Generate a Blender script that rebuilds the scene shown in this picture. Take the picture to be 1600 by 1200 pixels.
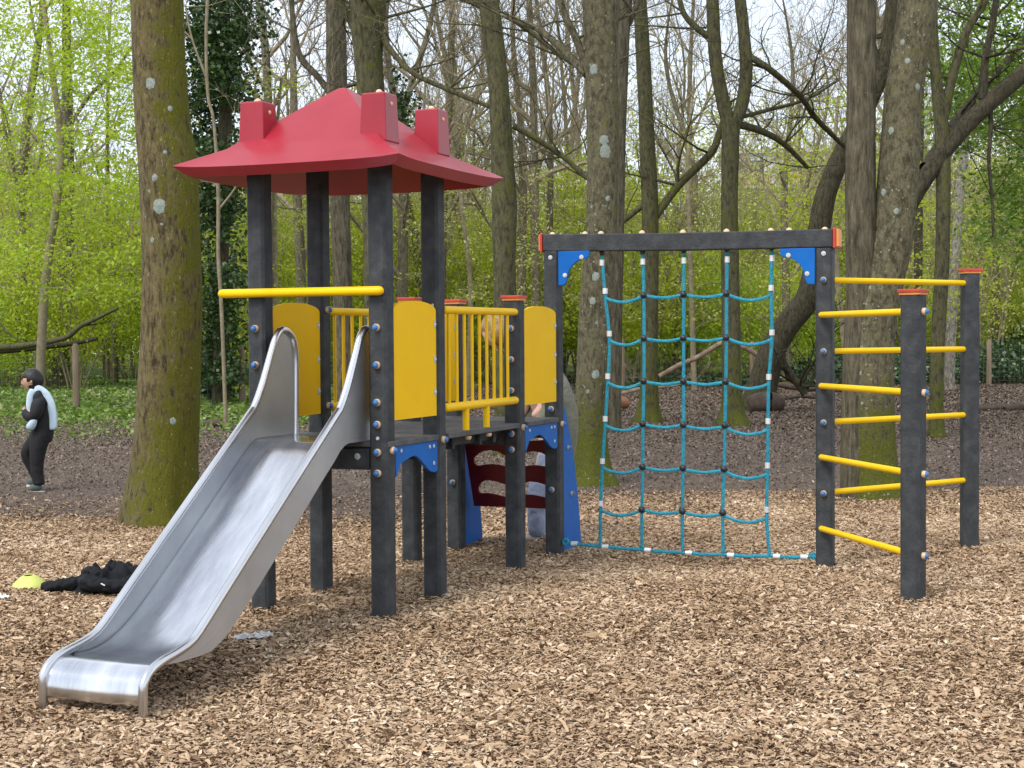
import bpy, bmesh, math, random
import numpy as np
from mathutils import Vector, Matrix, noise
from mathutils.geometry import tessellate_polygon
R = math.radians
for o in list(bpy.data.objects): bpy.data.objects.remove(o)
S = bpy.context.scene
C = S.collection

# ---------------------------------------------------------------- camera
F, PI_, RO, HC = 2408.6, .0305, -.0068, 1.4321
cr_, sr_ = math.cos(RO), math.sin(RO)
X_ = Vector((1, 0, 0)); D_ = Vector((0, -math.sin(PI_), -math.cos(PI_))); FW = Vector((0, math.cos(PI_), -math.sin(PI_)))
RT = X_*cr_ - D_*sr_; DN = X_*sr_ + D_*cr_
cam = bpy.data.cameras.new("camera"); co = bpy.data.objects.new("camera", cam); C.objects.link(co)
co.matrix_world = Matrix(((RT.x, -DN.x, -FW.x, 0), (RT.y, -DN.y, -FW.y, 0), (RT.z, -DN.z, -FW.z, HC), (0, 0, 0, 1)))
cam.sensor_width = 36; cam.lens = 36*F/1600; cam.clip_end = 2000; cam.clip_start = .05
S.camera = co
# ---------------------------------------------------------------- sky, sun, exposure
SUN_EL, SUN_AZ = R(50), R(218)      # azimuth clockwise from +y
W = bpy.data.worlds.new("World"); S.world = W; W.use_nodes = True
nt = W.node_tree; N = nt.nodes; L = nt.links
for n in list(N): N.remove(n)
wo = N.new('ShaderNodeOutputWorld'); bg = N.new('ShaderNodeBackground'); bg.inputs[1].default_value = .12
sk = N.new('ShaderNodeTexSky'); sk.sky_type = 'NISHITA'; sk.sun_disc = False; sk.sun_elevation = SUN_EL; sk.sun_rotation = SUN_AZ
nz = N.new('ShaderNodeTexNoise'); nz.inputs['Scale'].default_value = 2.2; nz.inputs['Detail'].default_value = 6
tc = N.new('ShaderNodeTexCoord'); L.new(tc.outputs['Generated'], nz.inputs['Vector'])
rp = N.new('ShaderNodeValToRGB'); rp.color_ramp.elements[0].position = .38; rp.color_ramp.elements[0].color = (.62,)*3+(1,)
rp.color_ramp.elements[1].position = .6; rp.color_ramp.elements[1].color = (.93,)*3+(1,)
mx = N.new('ShaderNodeMix'); mx.data_type = 'RGBA'
L.new(nz.outputs['Fac'], rp.inputs[0]); L.new(rp.outputs[0], mx.inputs[0]); L.new(sk.outputs[0], mx.inputs[6])
mx.inputs[7].default_value = (6.0, 6.3, 6.9, 1); L.new(mx.outputs[2], bg.inputs[0]); L.new(bg.outputs[0], wo.inputs[0])
sl = bpy.data.lights.new("sun", 'SUN'); sl.energy = 1.5; sl.angle = R(24); sl.color = (1, .96, .9)
so = bpy.data.objects.new("sun", sl); C.objects.link(so)
so.rotation_euler = Vector((-math.sin(SUN_AZ)*math.cos(SUN_EL), -math.cos(SUN_AZ)*math.cos(SUN_EL), -math.sin(SUN_EL))).to_track_quat('-Z', 'Y').to_euler()
S.view_settings.view_transform = 'Standard'; S.view_settings.look = 'None'; S.view_settings.exposure = .84; S.view_settings.gamma = 1
S.cycles.max_bounces = 6; S.cycles.diffuse_bounces = 3; S.cycles.transparent_max_bounces = 8; S.cycles.caustics_reflective = False

# ---------------------------------------------------------------- pixel <-> world
def ray(x, y):
    a, b = (x-800)/F, (y-600)/F
    X = cr_*a + sr_*b; Y = -sr_*a + cr_*b
    return X_*X + D_*Y + FW
O_ = Vector((0, 0, HC))
def atY(x, y, Y):
    r = ray(x, y); return O_ + r*(Y/r.y)
def sst(a, b, x):
    t = max(0, min(1, (x-a)/(b-a))); return t*t*(3-2*t)
FEET = [(-1.262, 7.759), (-.633, 7.5), (-1.037, 8.305), (-.408, 8.045), (-.613, 9.331), (.015, 9.071), (-.365, 9.932), (.263, 9.672), (1.835, 9.024), (2.04, 7.86), (2.896, 9.75)]
def ground_h(x, y):
    z = -.022+.078*sst(5.7, 7.6, y) + .022*noise.noise(Vector((x*.9, y*.9, 0))) + .012*noise.noise(Vector((x*2.7, y*2.7, 5)))
    if 5 < y < 11:
        for a, b in FEET:
            d = (x-a)**2+(y-b)**2
            if d < .1: z += .016*math.exp(-d/.012)
        z -= .022*math.exp(-((x+2.)**2+(y-5.45)**2)/.18)+.02*math.exp(-((x-1.05)**2/.5+(y-9.3)**2/.1))
    return z
def gnd(x, y):
    z = .05
    for _ in range(4):
        r = ray(x, y); P = O_ + r*((z-HC)/r.z); z = ground_h(P.x, P.y)
    return Vector((P.x, P.y, z))

# ---------------------------------------------------------------- materials
def mat(name, cols, scale=8, rough=.7, metal=0, bump=0, bscale=40, stretch=(1, 1, 1), detail=6, spec=None, attr=None, trans=0, fleck=None, bdist=.01, coat=0):
    m = bpy.data.materials.new(name); m.use_nodes = True
    n = m.node_tree.nodes; l = m.node_tree.links; b = n['Principled BSDF']
    tc = n.new('ShaderNodeTexCoord'); mp = n.new('ShaderNodeMapping'); mp.inputs['Scale'].default_value = stretch
    l.new(tc.outputs['Object'], mp.inputs[0])
    nz = n.new('ShaderNodeTexNoise'); nz.inputs['Scale'].default_value = scale; nz.inputs['Detail'].default_value = detail; nz.inputs['Roughness'].default_value = .62
    l.new(mp.outputs[0], nz.inputs['Vector'])
    rp = n.new('ShaderNodeValToRGB'); e = rp.color_ramp.elements
    while len(e) < len(cols): e.new(.5)
    for i, (p, c) in enumerate(cols): e[i].position = p; e[i].color = tuple(c)+(1,)
    if attr:
        at = n.new('ShaderNodeAttribute'); at.attribute_name = attr; l.new(at.outputs['Fac'], rp.inputs[0])
    else: l.new(nz.outputs['Fac'], rp.inputs[0])
    out = rp.outputs[0]
    if fleck:
        sc, th, fc = fleck
        vz = n.new('ShaderNodeTexVoronoi'); vz.inputs['Scale'].default_value = sc; l.new(tc.outputs['Object'], vz.inputs['Vector'])
        n3 = n.new('ShaderNodeTexNoise'); n3.inputs['Scale'].default_value = sc*2.5; l.new(tc.outputs['Object'], n3.inputs['Vector'])
        ad = n.new('ShaderNodeMath'); ad.operation = 'MULTIPLY_ADD'; ad.inputs[1].default_value = .35; l.new(n3.outputs['Fac'], ad.inputs[0]); l.new(vz.outputs['Distance'], ad.inputs[2])
        lt = n.new('ShaderNodeMath'); lt.operation = 'LESS_THAN'; lt.inputs[1].default_value = th; l.new(ad.outputs[0], lt.inputs[0])
        mm = n.new('ShaderNodeMix'); mm.data_type = 'RGBA'; mm.inputs[7].default_value = tuple(fc)+(1,)
        l.new(lt.outputs[0], mm.inputs[0]); l.new(out, mm.inputs[6]); out = mm.outputs[2]
    l.new(out, b.inputs['Base Color'])
    b.inputs['Roughness'].default_value = rough; b.inputs['Metallic'].default_value = metal
    if spec is not None: b.inputs['Specular IOR Level'].default_value = spec
    if coat: b.inputs['Coat Weight'].default_value = coat
    if bump:
        n2 = n.new('ShaderNodeTexNoise'); n2.inputs['Scale'].default_value = bscale; n2.inputs['Detail'].default_value = 5; l.new(mp.outputs[0], n2.inputs['Vector'])
        bp = n.new('ShaderNodeBump'); bp.inputs['Strength'].default_value = bump; bp.inputs['Distance'].default_value = bdist
        l.new(n2.outputs['Fac'], bp.inputs['Height']); l.new(bp.outputs[0], b.inputs['Normal'])
    if trans:
        tr = n.new('ShaderNodeBsdfTranslucent'); l.new(out, tr.inputs[0]); ms = n.new('ShaderNodeMixShader'); ms.inputs[0].default_value = trans
        l.new(b.outputs[0], ms.inputs[1]); l.new(tr.outputs[0], ms.inputs[2]); l.new(ms.outputs[0], n['Material Output'].inputs[0])
    return m
def bark(name, base, dark, moss, mossamt, mossdir=(0, 0), scale=1., lichen=0, baseboost=.5, furrow=3.):
    """bark with moss patches growing near the root and on one flank; coordinates are the object's own"""
    m = bpy.data.materials.new(name); m.use_nodes = True
    n = m.node_tree.nodes; l = m.node_tree.links; b = n['Principled BSDF']
    tc = n.new('ShaderNodeTexCoord'); mp = n.new('ShaderNodeMapping'); mp.inputs['Scale'].default_value = (1, 1, 1/furrow); l.new(tc.outputs['Object'], mp.inputs[0])
    def noi(sc, vec, det=6, ro=.62):
        x = n.new('ShaderNodeTexNoise'); x.inputs['Scale'].default_value = sc; x.inputs['Detail'].default_value = det; x.inputs['Roughness'].default_value = ro; l.new(vec, x.inputs['Vector']); return x.outputs['Fac']
    def mth(op, a, b_=None, c=None):
        x = n.new('ShaderNodeMath'); x.operation = op
        for i, v in enumerate((a, b_, c)):
            if v is None: continue
            if isinstance(v, (int, float)): x.inputs[i].default_value = v
            else: l.new(v, x.inputs[i])
        return x.outputs[0]
    def mixc(f, a, c):
        x = n.new('ShaderNodeMix'); x.data_type = 'RGBA'
        for i, v in ((0, f), (6, a), (7, c)):
            if isinstance(v, tuple): x.inputs[i].default_value = v+(1,)
            elif isinstance(v, (int, float)): x.inputs[i].default_value = v
            else: l.new(v, x.inputs[i])
        return x.outputs[2]
    f1 = noi(26*scale, mp.outputs[0], 9, .72); f2 = noi(5*scale, tc.outputs['Object']); f3 = noi(55*scale, mp.outputs[0], 3)
    rp = n.new('ShaderNodeValToRGB'); e = rp.color_ramp.elements; e[0].position = .36; e[0].color = dark+(1,); e[1].position = .66; e[1].color = base+(1,)
    l.new(mth('MULTIPLY_ADD', f1, .78, mth('MULTIPLY', f2, .22)), rp.inputs[0])
    e[0].position = .4; e[1].position = .6; e.new(.72).color = tuple(min(1, v*1.9) for v in base)+(1,)
    col = rp.outputs[0]
    sx = n.new('ShaderNodeSeparateXYZ'); l.new(tc.outputs['Object'], sx.inputs[0])
    ge = n.new('ShaderNodeNewGeometry'); sn = n.new('ShaderNodeSeparateXYZ'); l.new(ge.outputs['True Normal'], sn.inputs[0])
    low = mth('MULTIPLY', mth('MAXIMUM', mth('SUBTRACT', 1.0, mth('MULTIPLY', sx.outputs[2], .9)), 0.0), baseboost*.28)
    side = mth('ADD', mth('MULTIPLY', sn.outputs[0], mossdir[0]), mth('MULTIPLY', sn.outputs[1], mossdir[1]))
    mm = mth('ADD', mth('ADD', mth('MULTIPLY_ADD', f2, .55, mth('MULTIPLY', f1, .75)), low), mth('MULTIPLY', side, .12))
    fac = n.new('ShaderNodeMapRange'); fac.interpolation_type = 'SMOOTHSTEP'; l.new(mm, fac.inputs[0]); fac.inputs[1].default_value = 1.05-mossamt; fac.inputs[2].default_value = 1.2-mossamt
    mc = mixc(noi(90*scale, tc.outputs['Object'], 3), tuple(v*.45 for v in moss), tuple(v*1.5 for v in moss))
    col = mixc(fac.outputs[0], col, mc)
    fl = n.new('ShaderNodeMapRange'); l.new(noi(48*scale, mp.outputs[0], 4, .8), fl.inputs[0]); fl.inputs[1].default_value = .60; fl.inputs[2].default_value = .70
    col = mixc(mth('MULTIPLY', fl.outputs[0], .6), col, tuple(min(1, v*1.9) for v in base))
    fd = n.new('ShaderNodeMapRange'); l.new(noi(38*scale, mp.outputs[0], 6, .75), fd.inputs[0]); fd.inputs[1].default_value = .42; fd.inputs[2].default_value = .33
    col = mixc(mth('MULTIPLY', fd.outputs[0], .7), col, tuple(v*.7 for v in dark))
    if lichen:
        for sc, th in ((9, .115), (24, .13)):
            vz = n.new('ShaderNodeTexVoronoi'); vz.inputs['Scale'].default_value = sc*scale*.8; l.new(tc.outputs['Object'], vz.inputs['Vector'])
            d = mth('ADD', vz.outputs['Distance'], mth('MULTIPLY', mth('SUBTRACT', noi(60, tc.outputs['Object'], 3), .5), .3))
            gate = mth('GREATER_THAN', noi(2.3, tc.outputs['Object'], 2), .56-.05*lichen)
            col = mixc(mth('MULTIPLY', mth('LESS_THAN', d, th*lichen), mth('MULTIPLY', gate, .75)), col, (.34, .36, .3))
    l.new(col, b.inputs['Base Color']); b.inputs['Roughness'].default_value = .9; b.inputs['Specular IOR Level'].default_value = .2
    bp = n.new('ShaderNodeBump'); bp.inputs['Strength'].default_value = 1; bp.inputs['Distance'].default_value = .03/scale
    l.new(mth('MULTIPLY_ADD', f1, .7, mth('MULTIPLY', f3, .4)), bp.inputs['Height']); l.new(bp.outputs[0], b.inputs['Normal'])
    return m
M = {}
M['plastic'] = mat('recycled_plastic', [(.3, (.024, .028, .031)), (.5, (.040, .045, .049)), (.72, (.068, .074, .077))], 14, .66, bump=.5, bscale=70, spec=.35, detail=9, fleck=(26, .10, (.13, .13, .125)), bdist=.006)
M['deck'] = mat('deck_board', [(.3, (.05, .052, .055)), (.75, (.13, .13, .13))], 9, .75, bump=.3, bscale=90, bdist=.004)
M['yellow'] = mat('yellow_paint', [(.25, (.90, .53, .001)), (.8, (.97, .60, .002))], 5, .5, spec=.15, bump=.06, bscale=30, fleck=(9, .035, (.3, .22, .05)), bdist=.003)
M['yellow_edge'] = mat('yellow_edge', [(.3, (.8, .5, .06)), (.7, (.9, .6, .12))], 5, .5)
M['rung'] = mat('yellow_coating', [(.25, (.90, .55, .001)), (.8, (.97, .62, .003))], 7, .38, spec=.25, bump=.05, bscale=30, bdist=.003)
M['blue'] = mat('blue_plastic', [(.25, (.002, .105, .42)), (.8, (.004, .15, .52))], 5, .5, spec=.25, bump=.05, bscale=40, bdist=.003)
M['red'] = mat('red_roof_plastic', [(.2, (.27, .010, .022)), (.5, (.34, .015, .03)), (.85, (.39, .03, .045))], 2.6, .3, bump=.05, bscale=14, spec=.5, bdist=.01, fleck=(7, .05, (.5, .3, .25)))
M['darkred'] = mat('dark_red_plastic', [(.3, (.12, .006, .01)), (.7, (.18, .012, .018))], 5, .45)
M['pinkedge'] = mat('worn_edge', [(.3, (.5, .2, .16)), (.7, (.7, .36, .3))], 30, .6)
M['cap'] = mat('red_cap', [(.3, (.42, .035, .02)), (.7, (.6, .06, .03))], 8, .45)
M['orange'] = mat('orange_rim', [(.3, (.7, .25, .05)), (.7, (.8, .33, .09))], 8, .5)
M['cream'] = mat('cream_collar', [(.3, (.62, .42, .24)), (.7, (.74, .55, .36))], 20, .5)
M['bluecap'] = mat('blue_cap', [(.3, (.03, .13, .36)), (.7, (.06, .2, .46))], 20, .4)
M['plug'] = mat('grey_plug', [(.3, (.45, .47, .48)), (.7, (.6, .62, .62))], 20, .5)
M['steel'] = mat('brushed_steel', [(.3, (.56, .57, .58)), (.7, (.72, .73, .74))], 3, .24, metal=1, bump=.05, bscale=30, stretch=(8, 1, 1), bdist=.004)
M['steel2'] = mat('painted_reflection_steel', [(.3, (.46, .48, .52)), (.5, (.66, .68, .71)), (.7, (.86, .87, .88))], 5, .2, metal=1, bump=.12, bscale=5, detail=5, bdist=.02, stretch=(1.6, .35, .35))  # light and dark streaks in the colour stand in for blurred canopy reflections
M['steel3'] = mat('dull_side_steel', [(.3, (.42, .44, .46)), (.7, (.56, .58, .6))], 2.5, .42, metal=.8, bump=.05, bscale=30, stretch=(1, 1, 1), bdist=.004)
M['rope'] = mat('teal_rope', [(.3, (.012, .19, .28)), (.75, (.03, .40, .54))], 60, .7, bump=.5, bscale=300, bdist=.003)
M['knot'] = mat('black_knot', [(.3, (.012, .013, .015)), (.7, (.03, .032, .035))], 20, .35)
M['ferrule'] = mat('silver_ferrule', [(.3, (.7, .7, .68)), (.7, (.85, .85, .83))], 20, .4, metal=.3)
M['chips'] = mat('wood_chips', [(0, (.07, .04, .02)), (.14, (.23, .145, .08)), (.42, (.41, .278, .168)), (.75, (.58, .42, .27)), (1, (.80, .65, .47))], attr='rnd', rough=.85, spec=.2)
M['litter'] = mat('leaf_litter', [(0, (.045, .034, .026)), (.4, (.165, .125, .095)), (.8, (.29, .225, .175)), (.95, (.4, .31, .25)), (1, (.6, .53, .45))], attr='rnd', rough=.9, spec=.15)
M['leaf'] = mat('fresh_leaf', [(0, (.24, .34, .02)), (.5, (.44, .53, .035)), (1, (.62, .66, .08))], attr='rnd', rough=.6, spec=.2, trans=.55)
M['leaf2'] = mat('bright_leaf', [(0, (.24, .38, .018)), (.5, (.42, .56, .03)), (1, (.6, .7, .07))], attr='rnd', rough=.5, trans=.5)
M['leafo'] = mat('olive_leaf', [(0, (.22, .26, .04)), (.5, (.42, .45, .09)), (1, (.62, .62, .24))], attr='rnd', rough=.6, trans=.4)
M['leafg'] = mat('green_leaf', [(0, (.05, .13, .012)), (.5, (.17, .30, .028)), (1, (.38, .52, .06))], attr='rnd', rough=.5, trans=.4)
M['ivy'] = mat('ivy_leaf', [(0, (.02, .045, .012)), (.6, (.06, .12, .028)), (.9, (.13, .2, .05)), (1, (.3, .34, .12))], attr='rnd', rough=.32, spec=.5, trans=.1)
M['ivyr'] = mat('bramble_leaf', [(0, (.02, .05, .02)), (.55, (.07, .14, .05)), (.85, (.17, .24, .1)), (1, (.38, .4, .2))], attr='rnd', rough=.4, spec=.5, trans=.1)
M['cover'] = mat('ground_herb', [(0, (.07, .14, .015)), (.5, (.2, .32, .04)), (.72, (.3, .38, .09)), (.84, (.42, .38, .24)), (1, (.6, .52, .42))], attr='rnd', rough=.6, trans=.3)
M['twig'] = mat('twig_bark', [(.3, (.17, .14, .085)), (.7, (.32, .27, .17))], 9, .9)
M['twigp'] = mat('pale_twig_bark', [(.3, (.2, .16, .11)), (.7, (.34, .28, .2))], 9, .9)
M['post_wood'] = mat('weathered_wood', [(.3, (.15, .11, .07)), (.7, (.3, .23, .16))], 12, .9, bump=.6, bscale=30, stretch=(1, 1, .1))
M['wire'] = mat('fence_wire', [(.3, (.2, .22, .2)), (.7, (.3, .31, .3))], 9, .6)
M['bk_a'] = bark('mossy_beech_bark', (.235, .19, .095), (.05, .04, .017), (.11, .11, .012), .43, (.95, -.1), lichen=.55, baseboost=.45)
M['bk_b'] = bark('grey_bark', (.2, .18, .11), (.055, .05, .028), (.10, .11, .016), .36, (.2, 0), lichen=1.1, furrow=2, baseboost=1.1)
M['bk_c'] = bark('brown_bark', (.165, .145, .095), (.045, .04, .025), (.07, .078, .012), .26, lichen=.5, furrow=6)
M['bk_d'] = bark('mossy_stem_bark', (.15, .14, .075), (.045, .042, .022), (.095, .105, .015), .40, (.3, 0), lichen=.6)
M['bk_e'] = bark('dark_damp_bark', (.10, .088, .055), (.032, .028, .017), (.07, .085, .012), .3, lichen=.3)
M['bk_f'] = bark('pale_stem_bark', (.24, .21, .135), (.08, .07, .042), (.13, .14, .03), .32, (.3, 0), lichen=.5)
M['dead'] = mat('dead_wood', [(.3, (.12, .08, .05)), (.7, (.36, .27, .19))], 6, .9, bump=.6, bscale=25, stretch=(1, 1, 1))
M['dead2'] = mat('damp_dead_wood', [(.3, (.04, .028, .022)), (.7, (.12, .085, .062))], 6, .9, bump=.6, bscale=25)
M['skin'] = mat('child_skin', [(.3, (.52, .30, .19)), (.7, (.6, .37, .25))], 8, .55)
M['skin2'] = mat('adult_skin', [(.3, (.6, .36, .28)), (.7, (.68, .43, .33))], 8, .55)
M['lip'] = mat('lip', [(.3, (.35, .12, .1)), (.7, (.4, .15, .12))], 8, .5)
M['hair'] = mat('black_hair', [(.3, (.003, .0025, .0025)), (.7, (.010, .008, .008))], 60, .45, bump=.5, bscale=120, stretch=(1, 1, .2))
M['blond'] = mat('blond_hair', [(.3, (.17, .10, .035)), (.7, (.42, .28, .11))], 50, .5, bump=.6, bscale=120, stretch=(1, 1, .2))
M['blackcloth'] = mat('black_cloth', [(.3, (.004, .0045, .006)), (.7, (.010, .011, .014))], 12, .75, bump=.5, bscale=14, bdist=.02)
M['trackpants'] = mat('track_cloth', [(.3, (.003, .003, .004)), (.7, (.007, .007, .009))], 12, .8, bump=.6, bscale=11, bdist=.03)
M['paleblue'] = mat('pale_blue_cloth', [(.3, (.42, .56, .66)), (.7, (.58, .7, .78))], 12, .8, bump=.3, bscale=20)
M['shoe'] = mat('grey_green_shoe', [(.3, (.05, .07, .065)), (.7, (.09, .12, .11))], 20, .7)
M['sole'] = mat('white_sole', [(.3, (.55, .55, .5)), (.7, (.7, .7, .66))], 20, .6)
M['sage'] = mat('sage_knit', [(.3, (.15, .16, .12)), (.7, (.22, .225, .17))], 7, .95, bump=.6, bscale=22, bdist=.02)
M['denim'] = mat('pale_denim', [(.25, (.22, .3, .46)), (.75, (.5, .57, .7))], 10, .85, bump=.6, bscale=22, bdist=.02)
M['rubber'] = mat('shell_jacket_cloth', [(.3, (.005, .006, .008)), (.7, (.013, .014, .017))], 6, .78, spec=.25, bump=.3, bscale=20, bdist=.02)
M['cone'] = mat('marker_yellow', [(.3, (.55, .62, .12)), (.7, (.66, .7, .2))], 6, .5)
M['paper'] = mat('paper', [(.3, (.7, .73, .78)), (.7, (.8, .82, .85))], 6, .7)
M['wrap'] = mat('clear_plastic', [(.3, (.55, .55, .52)), (.7, (.8, .8, .78))], 25, .2, spec=.8)
M['white'] = mat('white_print', [(.3, (.8, .8, .8)), (.7, (.85, .85, .85))], 6, .6)
M['facade'] = mat('pale_render', [(.3, (.5, .5, .5)), (.7, (.62, .62, .61))], 1, .8)
M['ochre'] = mat('ochre_panel', [(.3, (.55, .4, .14)), (.7, (.66, .5, .2))], 1, .7)
M['glass'] = mat('dark_window_glass', [(.3, (.05, .06, .07)), (.7, (.1, .12, .13))], 1, .15)
M['brick'] = mat('brown_brick', [(.3, (.2, .13, .1)), (.7, (.3, .2, .16))], 5, .9)

def ground_material():
    m = bpy.data.materials.new('forest_floor'); m.use_nodes = True
    n = m.node_tree.nodes; l = m.node_tree.links; b = n['Principled BSDF']
    tc = n.new('ShaderNodeTexCoord')
    def noi(sc, det=8, dist=0):
        x = n.new('ShaderNodeTexNoise'); x.inputs['Scale'].default_value = sc; x.inputs['Detail'].default_value = det; x.inputs['Roughness'].default_value = .65; x.inputs['Distortion'].default_value = dist; l.new(tc.outputs['Object'], x.inputs['Vector']); return x.outputs['Fac']
    def ramp(f, cs):
        r = n.new('ShaderNodeValToRGB'); e = r.color_ramp.elements
        while len(e) < len(cs): e.new(.5)
        for i, (p, c) in enumerate(cs): e[i].position = p; e[i].color = tuple(c)+(1,)
        l.new(f, r.inputs[0]); return r.outputs[0]
    chips = ramp(noi(60, 4), [(.35, (.045, .026, .015)), (.62, (.2, .12, .07))])
    litter = ramp(noi(26, 8), [(.32, (.065, .05, .04)), (.55, (.15, .117, .092)), (.72, (.25, .2, .155))])
    at = n.new('ShaderNodeAttribute'); at.attribute_name = 'chip'
    ag = n.new('ShaderNodeAttribute'); ag.attribute_name = 'green'
    green = ramp(noi(9, 6), [(.35, (.05, .075, .02)), (.6, (.1, .17, .035))])
    m1 = n.new('ShaderNodeMix'); m1.data_type = 'RGBA'; l.new(at.outputs['Fac'], m1.inputs[0]); l.new(litter, m1.inputs[6]); l.new(chips, m1.inputs[7])
    m2 = n.new('ShaderNodeMix'); m2.data_type = 'RGBA'; l.new(ag.outputs['Fac'], m2.inputs[0]); l.new(m1.outputs[2], m2.inputs[6]); l.new(green, m2.inputs[7])
    l.new(m2.outputs[2], b.inputs['Base Color']); b.inputs['Roughness'].default_value = .95; b.inputs['Specular IOR Level'].default_value = .15
    bp = n.new('ShaderNodeBump'); bp.inputs['Strength'].default_value = .7; bp.inputs['Distance'].default_value = .03; l.new(noi(35, 8), bp.inputs['Height']); l.new(bp.outputs[0], b.inputs['Normal'])
    return m
M['ground'] = ground_material()

# ---------------------------------------------------------------- mesh helpers
class MB:
    def __init__(s): s.v = []; s.f = []
    def add(s, vs, fs):
        b = len(s.v); s.v += [tuple(p) for p in vs]; s.f += [tuple(i+b for i in f) for f in fs]; return s
    def box(s, c, h, rot=None):
        c = Vector(c); vs = []
        for i in range(8):
            d = Vector(((h[0] if i & 1 else -h[0]), (h[1] if i & 2 else -h[1]), (h[2] if i & 4 else -h[2])))
            if rot: d = rot @ d
            vs.append(c+d)
        return s.add(vs, [(0, 2, 3, 1), (4, 5, 7, 6), (0, 1, 5, 4), (2, 6, 7, 3), (0, 4, 6, 2), (1, 3, 7, 5)])
    def tube(s, pts, rad, n=8, caps=True):
        pts = [Vector(p) for p in pts]; k = len(pts)
        if not hasattr(rad, '__len__'): rad = [rad]*k
        T = []
        for i in range(k):
            t = pts[min(i+1, k-1)] - pts[max(i-1, 0)]
            T.append(t.normalized() if t.length > 1e-9 else Vector((0, 0, 1)))
        u = T[0].orthogonal().normalized(); vs = []
        for i in range(k):
            u = (u - T[i]*u.dot(T[i])); u = u.normalized() if u.length > 1e-6 else T[i].orthogonal().normalized()
            w = T[i].cross(u)
            for j in range(n):
                a = 2*math.pi*j/n; vs.append(pts[i] + (u*math.cos(a) + w*math.sin(a))*rad[i])
        fs = [(i*n+j, i*n+(j+1) % n, (i+1)*n+(j+1) % n, (i+1)*n+j) for i in range(k-1) for j in range(n)]
        if caps: fs += [tuple(range(n-1, -1, -1)), tuple((k-1)*n+j for j in range(n))]
        return s.add(vs, fs)
    def rod(s, p, q, r, n=14):      # rod with rounded ends
        p, q = Vector(p), Vector(q); d = (q-p).normalized()
        pts = [p, p+d*r*.13, p+d*r*.5, p+d*r, q-d*r, q-d*r*.5, q-d*r*.13, q]; rr = [r*.25, r*.6, r*.88, r, r, r*.88, r*.6, r*.25]
        return s.tube(pts, rr, n)
    def lathe(s, o, ax, prof, n=16):  # prof: (distance along axis, radius)
        ax = Vector(ax).normalized(); o = Vector(o)
        return s.tube2([o+ax*a for a, _ in prof], [r for _, r in prof], ax, n)
    def tube2(s, pts, rad, ax, n):
        u = ax.orthogonal().normalized(); w = ax.cross(u); vs = []
        for p, r in zip(pts, rad):
            for j in range(n):
                a = 2*math.pi*j/n; vs.append(p + (u*math.cos(a) + w*math.sin(a))*r)
        k = len(pts)
        fs = [(i*n+j, i*n+(j+1) % n, (i+1)*n+(j+1) % n, (i+1)*n+j) for i in range(k-1) for j in range(n)]
        fs += [tuple(range(n-1, -1, -1)), tuple((k-1)*n+j for j in range(n))]
        return s.add(vs, fs)
    def ball(s, c, r, n=12, sc=(1, 1, 1)):
        c = Vector(c); vs = []; m = n//2
        for i in range(m+1):
            t = math.pi*i/m
            for j in range(n):
                a = 2*math.pi*j/n; vs.append(c+Vector((math.sin(t)*math.cos(a)*sc[0], math.sin(t)*math.sin(a)*sc[1], math.cos(t)*sc[2]))*r)
        fs = [(i*n+j, (i+1)*n+j, (i+1)*n+(j+1) % n, i*n+(j+1) % n) for i in range(m) for j in range(n)]
        return s.add(vs, fs)
    def prism(s, outl, fn, t0, t1, holes=()):  # outl: 2-D loop; fn(a, b, t) -> point
        loops = [list(outl)]+[list(h) for h in holes]
        tri = tessellate_polygon([[Vector((a, b, 0)) for a, b in lp] for lp in loops])
        flat = [p for lp in loops for p in lp]; n = len(flat)
        vs = [fn(a, b, t0) for a, b in flat]+[fn(a, b, t1) for a, b in flat]
        fs = [tuple(t) for t in tri]+[tuple(i+n for i in reversed(t)) for t in tri]
        b = 0
        for lp in loops:
            k = len(lp)
            fs += [(b+i, b+(i+1) % k, n+b+(i+1) % k, n+b+i) for i in range(k)]
            b += k
        return s.add(vs, fs)
    def build(s, name, m, parent=None, smooth=True, bevel=0, angle=35, attr=None):
        me = bpy.data.meshes.new(name); me.from_pydata(s.v, [], s.f); me.validate()
        return finish(me, name, m, parent, smooth, bevel, angle)
def finish(me, name, m, parent=None, smooth=True, bevel=0, angle=35):
    bm = bmesh.new(); bm.from_mesh(me); bmesh.ops.recalc_face_normals(bm, faces=bm.faces); bm.to_mesh(me); bm.free()
    me.materials.append(m); o = bpy.data.objects.new(name, me); C.objects.link(o)
    if smooth:
        me.polygons.foreach_set('use_smooth', [True]*len(me.polygons)); me.set_sharp_from_angle(angle=R(angle))
    if bevel:
        b = o.modifiers.new('bevel', 'BEVEL'); b.width = bevel; b.segments = 2; b.limit_method = 'ANGLE'; b.angle_limit = R(40)
    if parent: o.parent = parent
    return o
def raw(name, V, Fq, m, parent=None, rnd=None, smooth=False):
    """V (n,3), Fq (k,4) numpy"""
    me = bpy.data.meshes.new(name); k = len(Fq); w = Fq.shape[1]
    me.vertices.add(len(V)); me.vertices.foreach_set('co', V.astype(np.float32).ravel())
    me.loops.add(k*w); me.loops.foreach_set('vertex_index', Fq.astype(np.int32).ravel())
    me.polygons.add(k); me.polygons.foreach_set('loop_start', np.arange(0, k*w, w, dtype=np.int32)); me.polygons.foreach_set('loop_total', np.full(k, w, np.int32))
    if smooth: me.polygons.foreach_set('use_smooth', [True]*k)
    me.update(calc_edges=True)
    if rnd is not None:
        a = me.attributes.new('rnd', 'FLOAT', 'POINT'); a.data.foreach_set('value', rnd.astype(np.float32))
    me.materials.append(m); o = bpy.data.objects.new(name, me); C.objects.link(o)
    if parent: o.parent = parent
    return o
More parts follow.
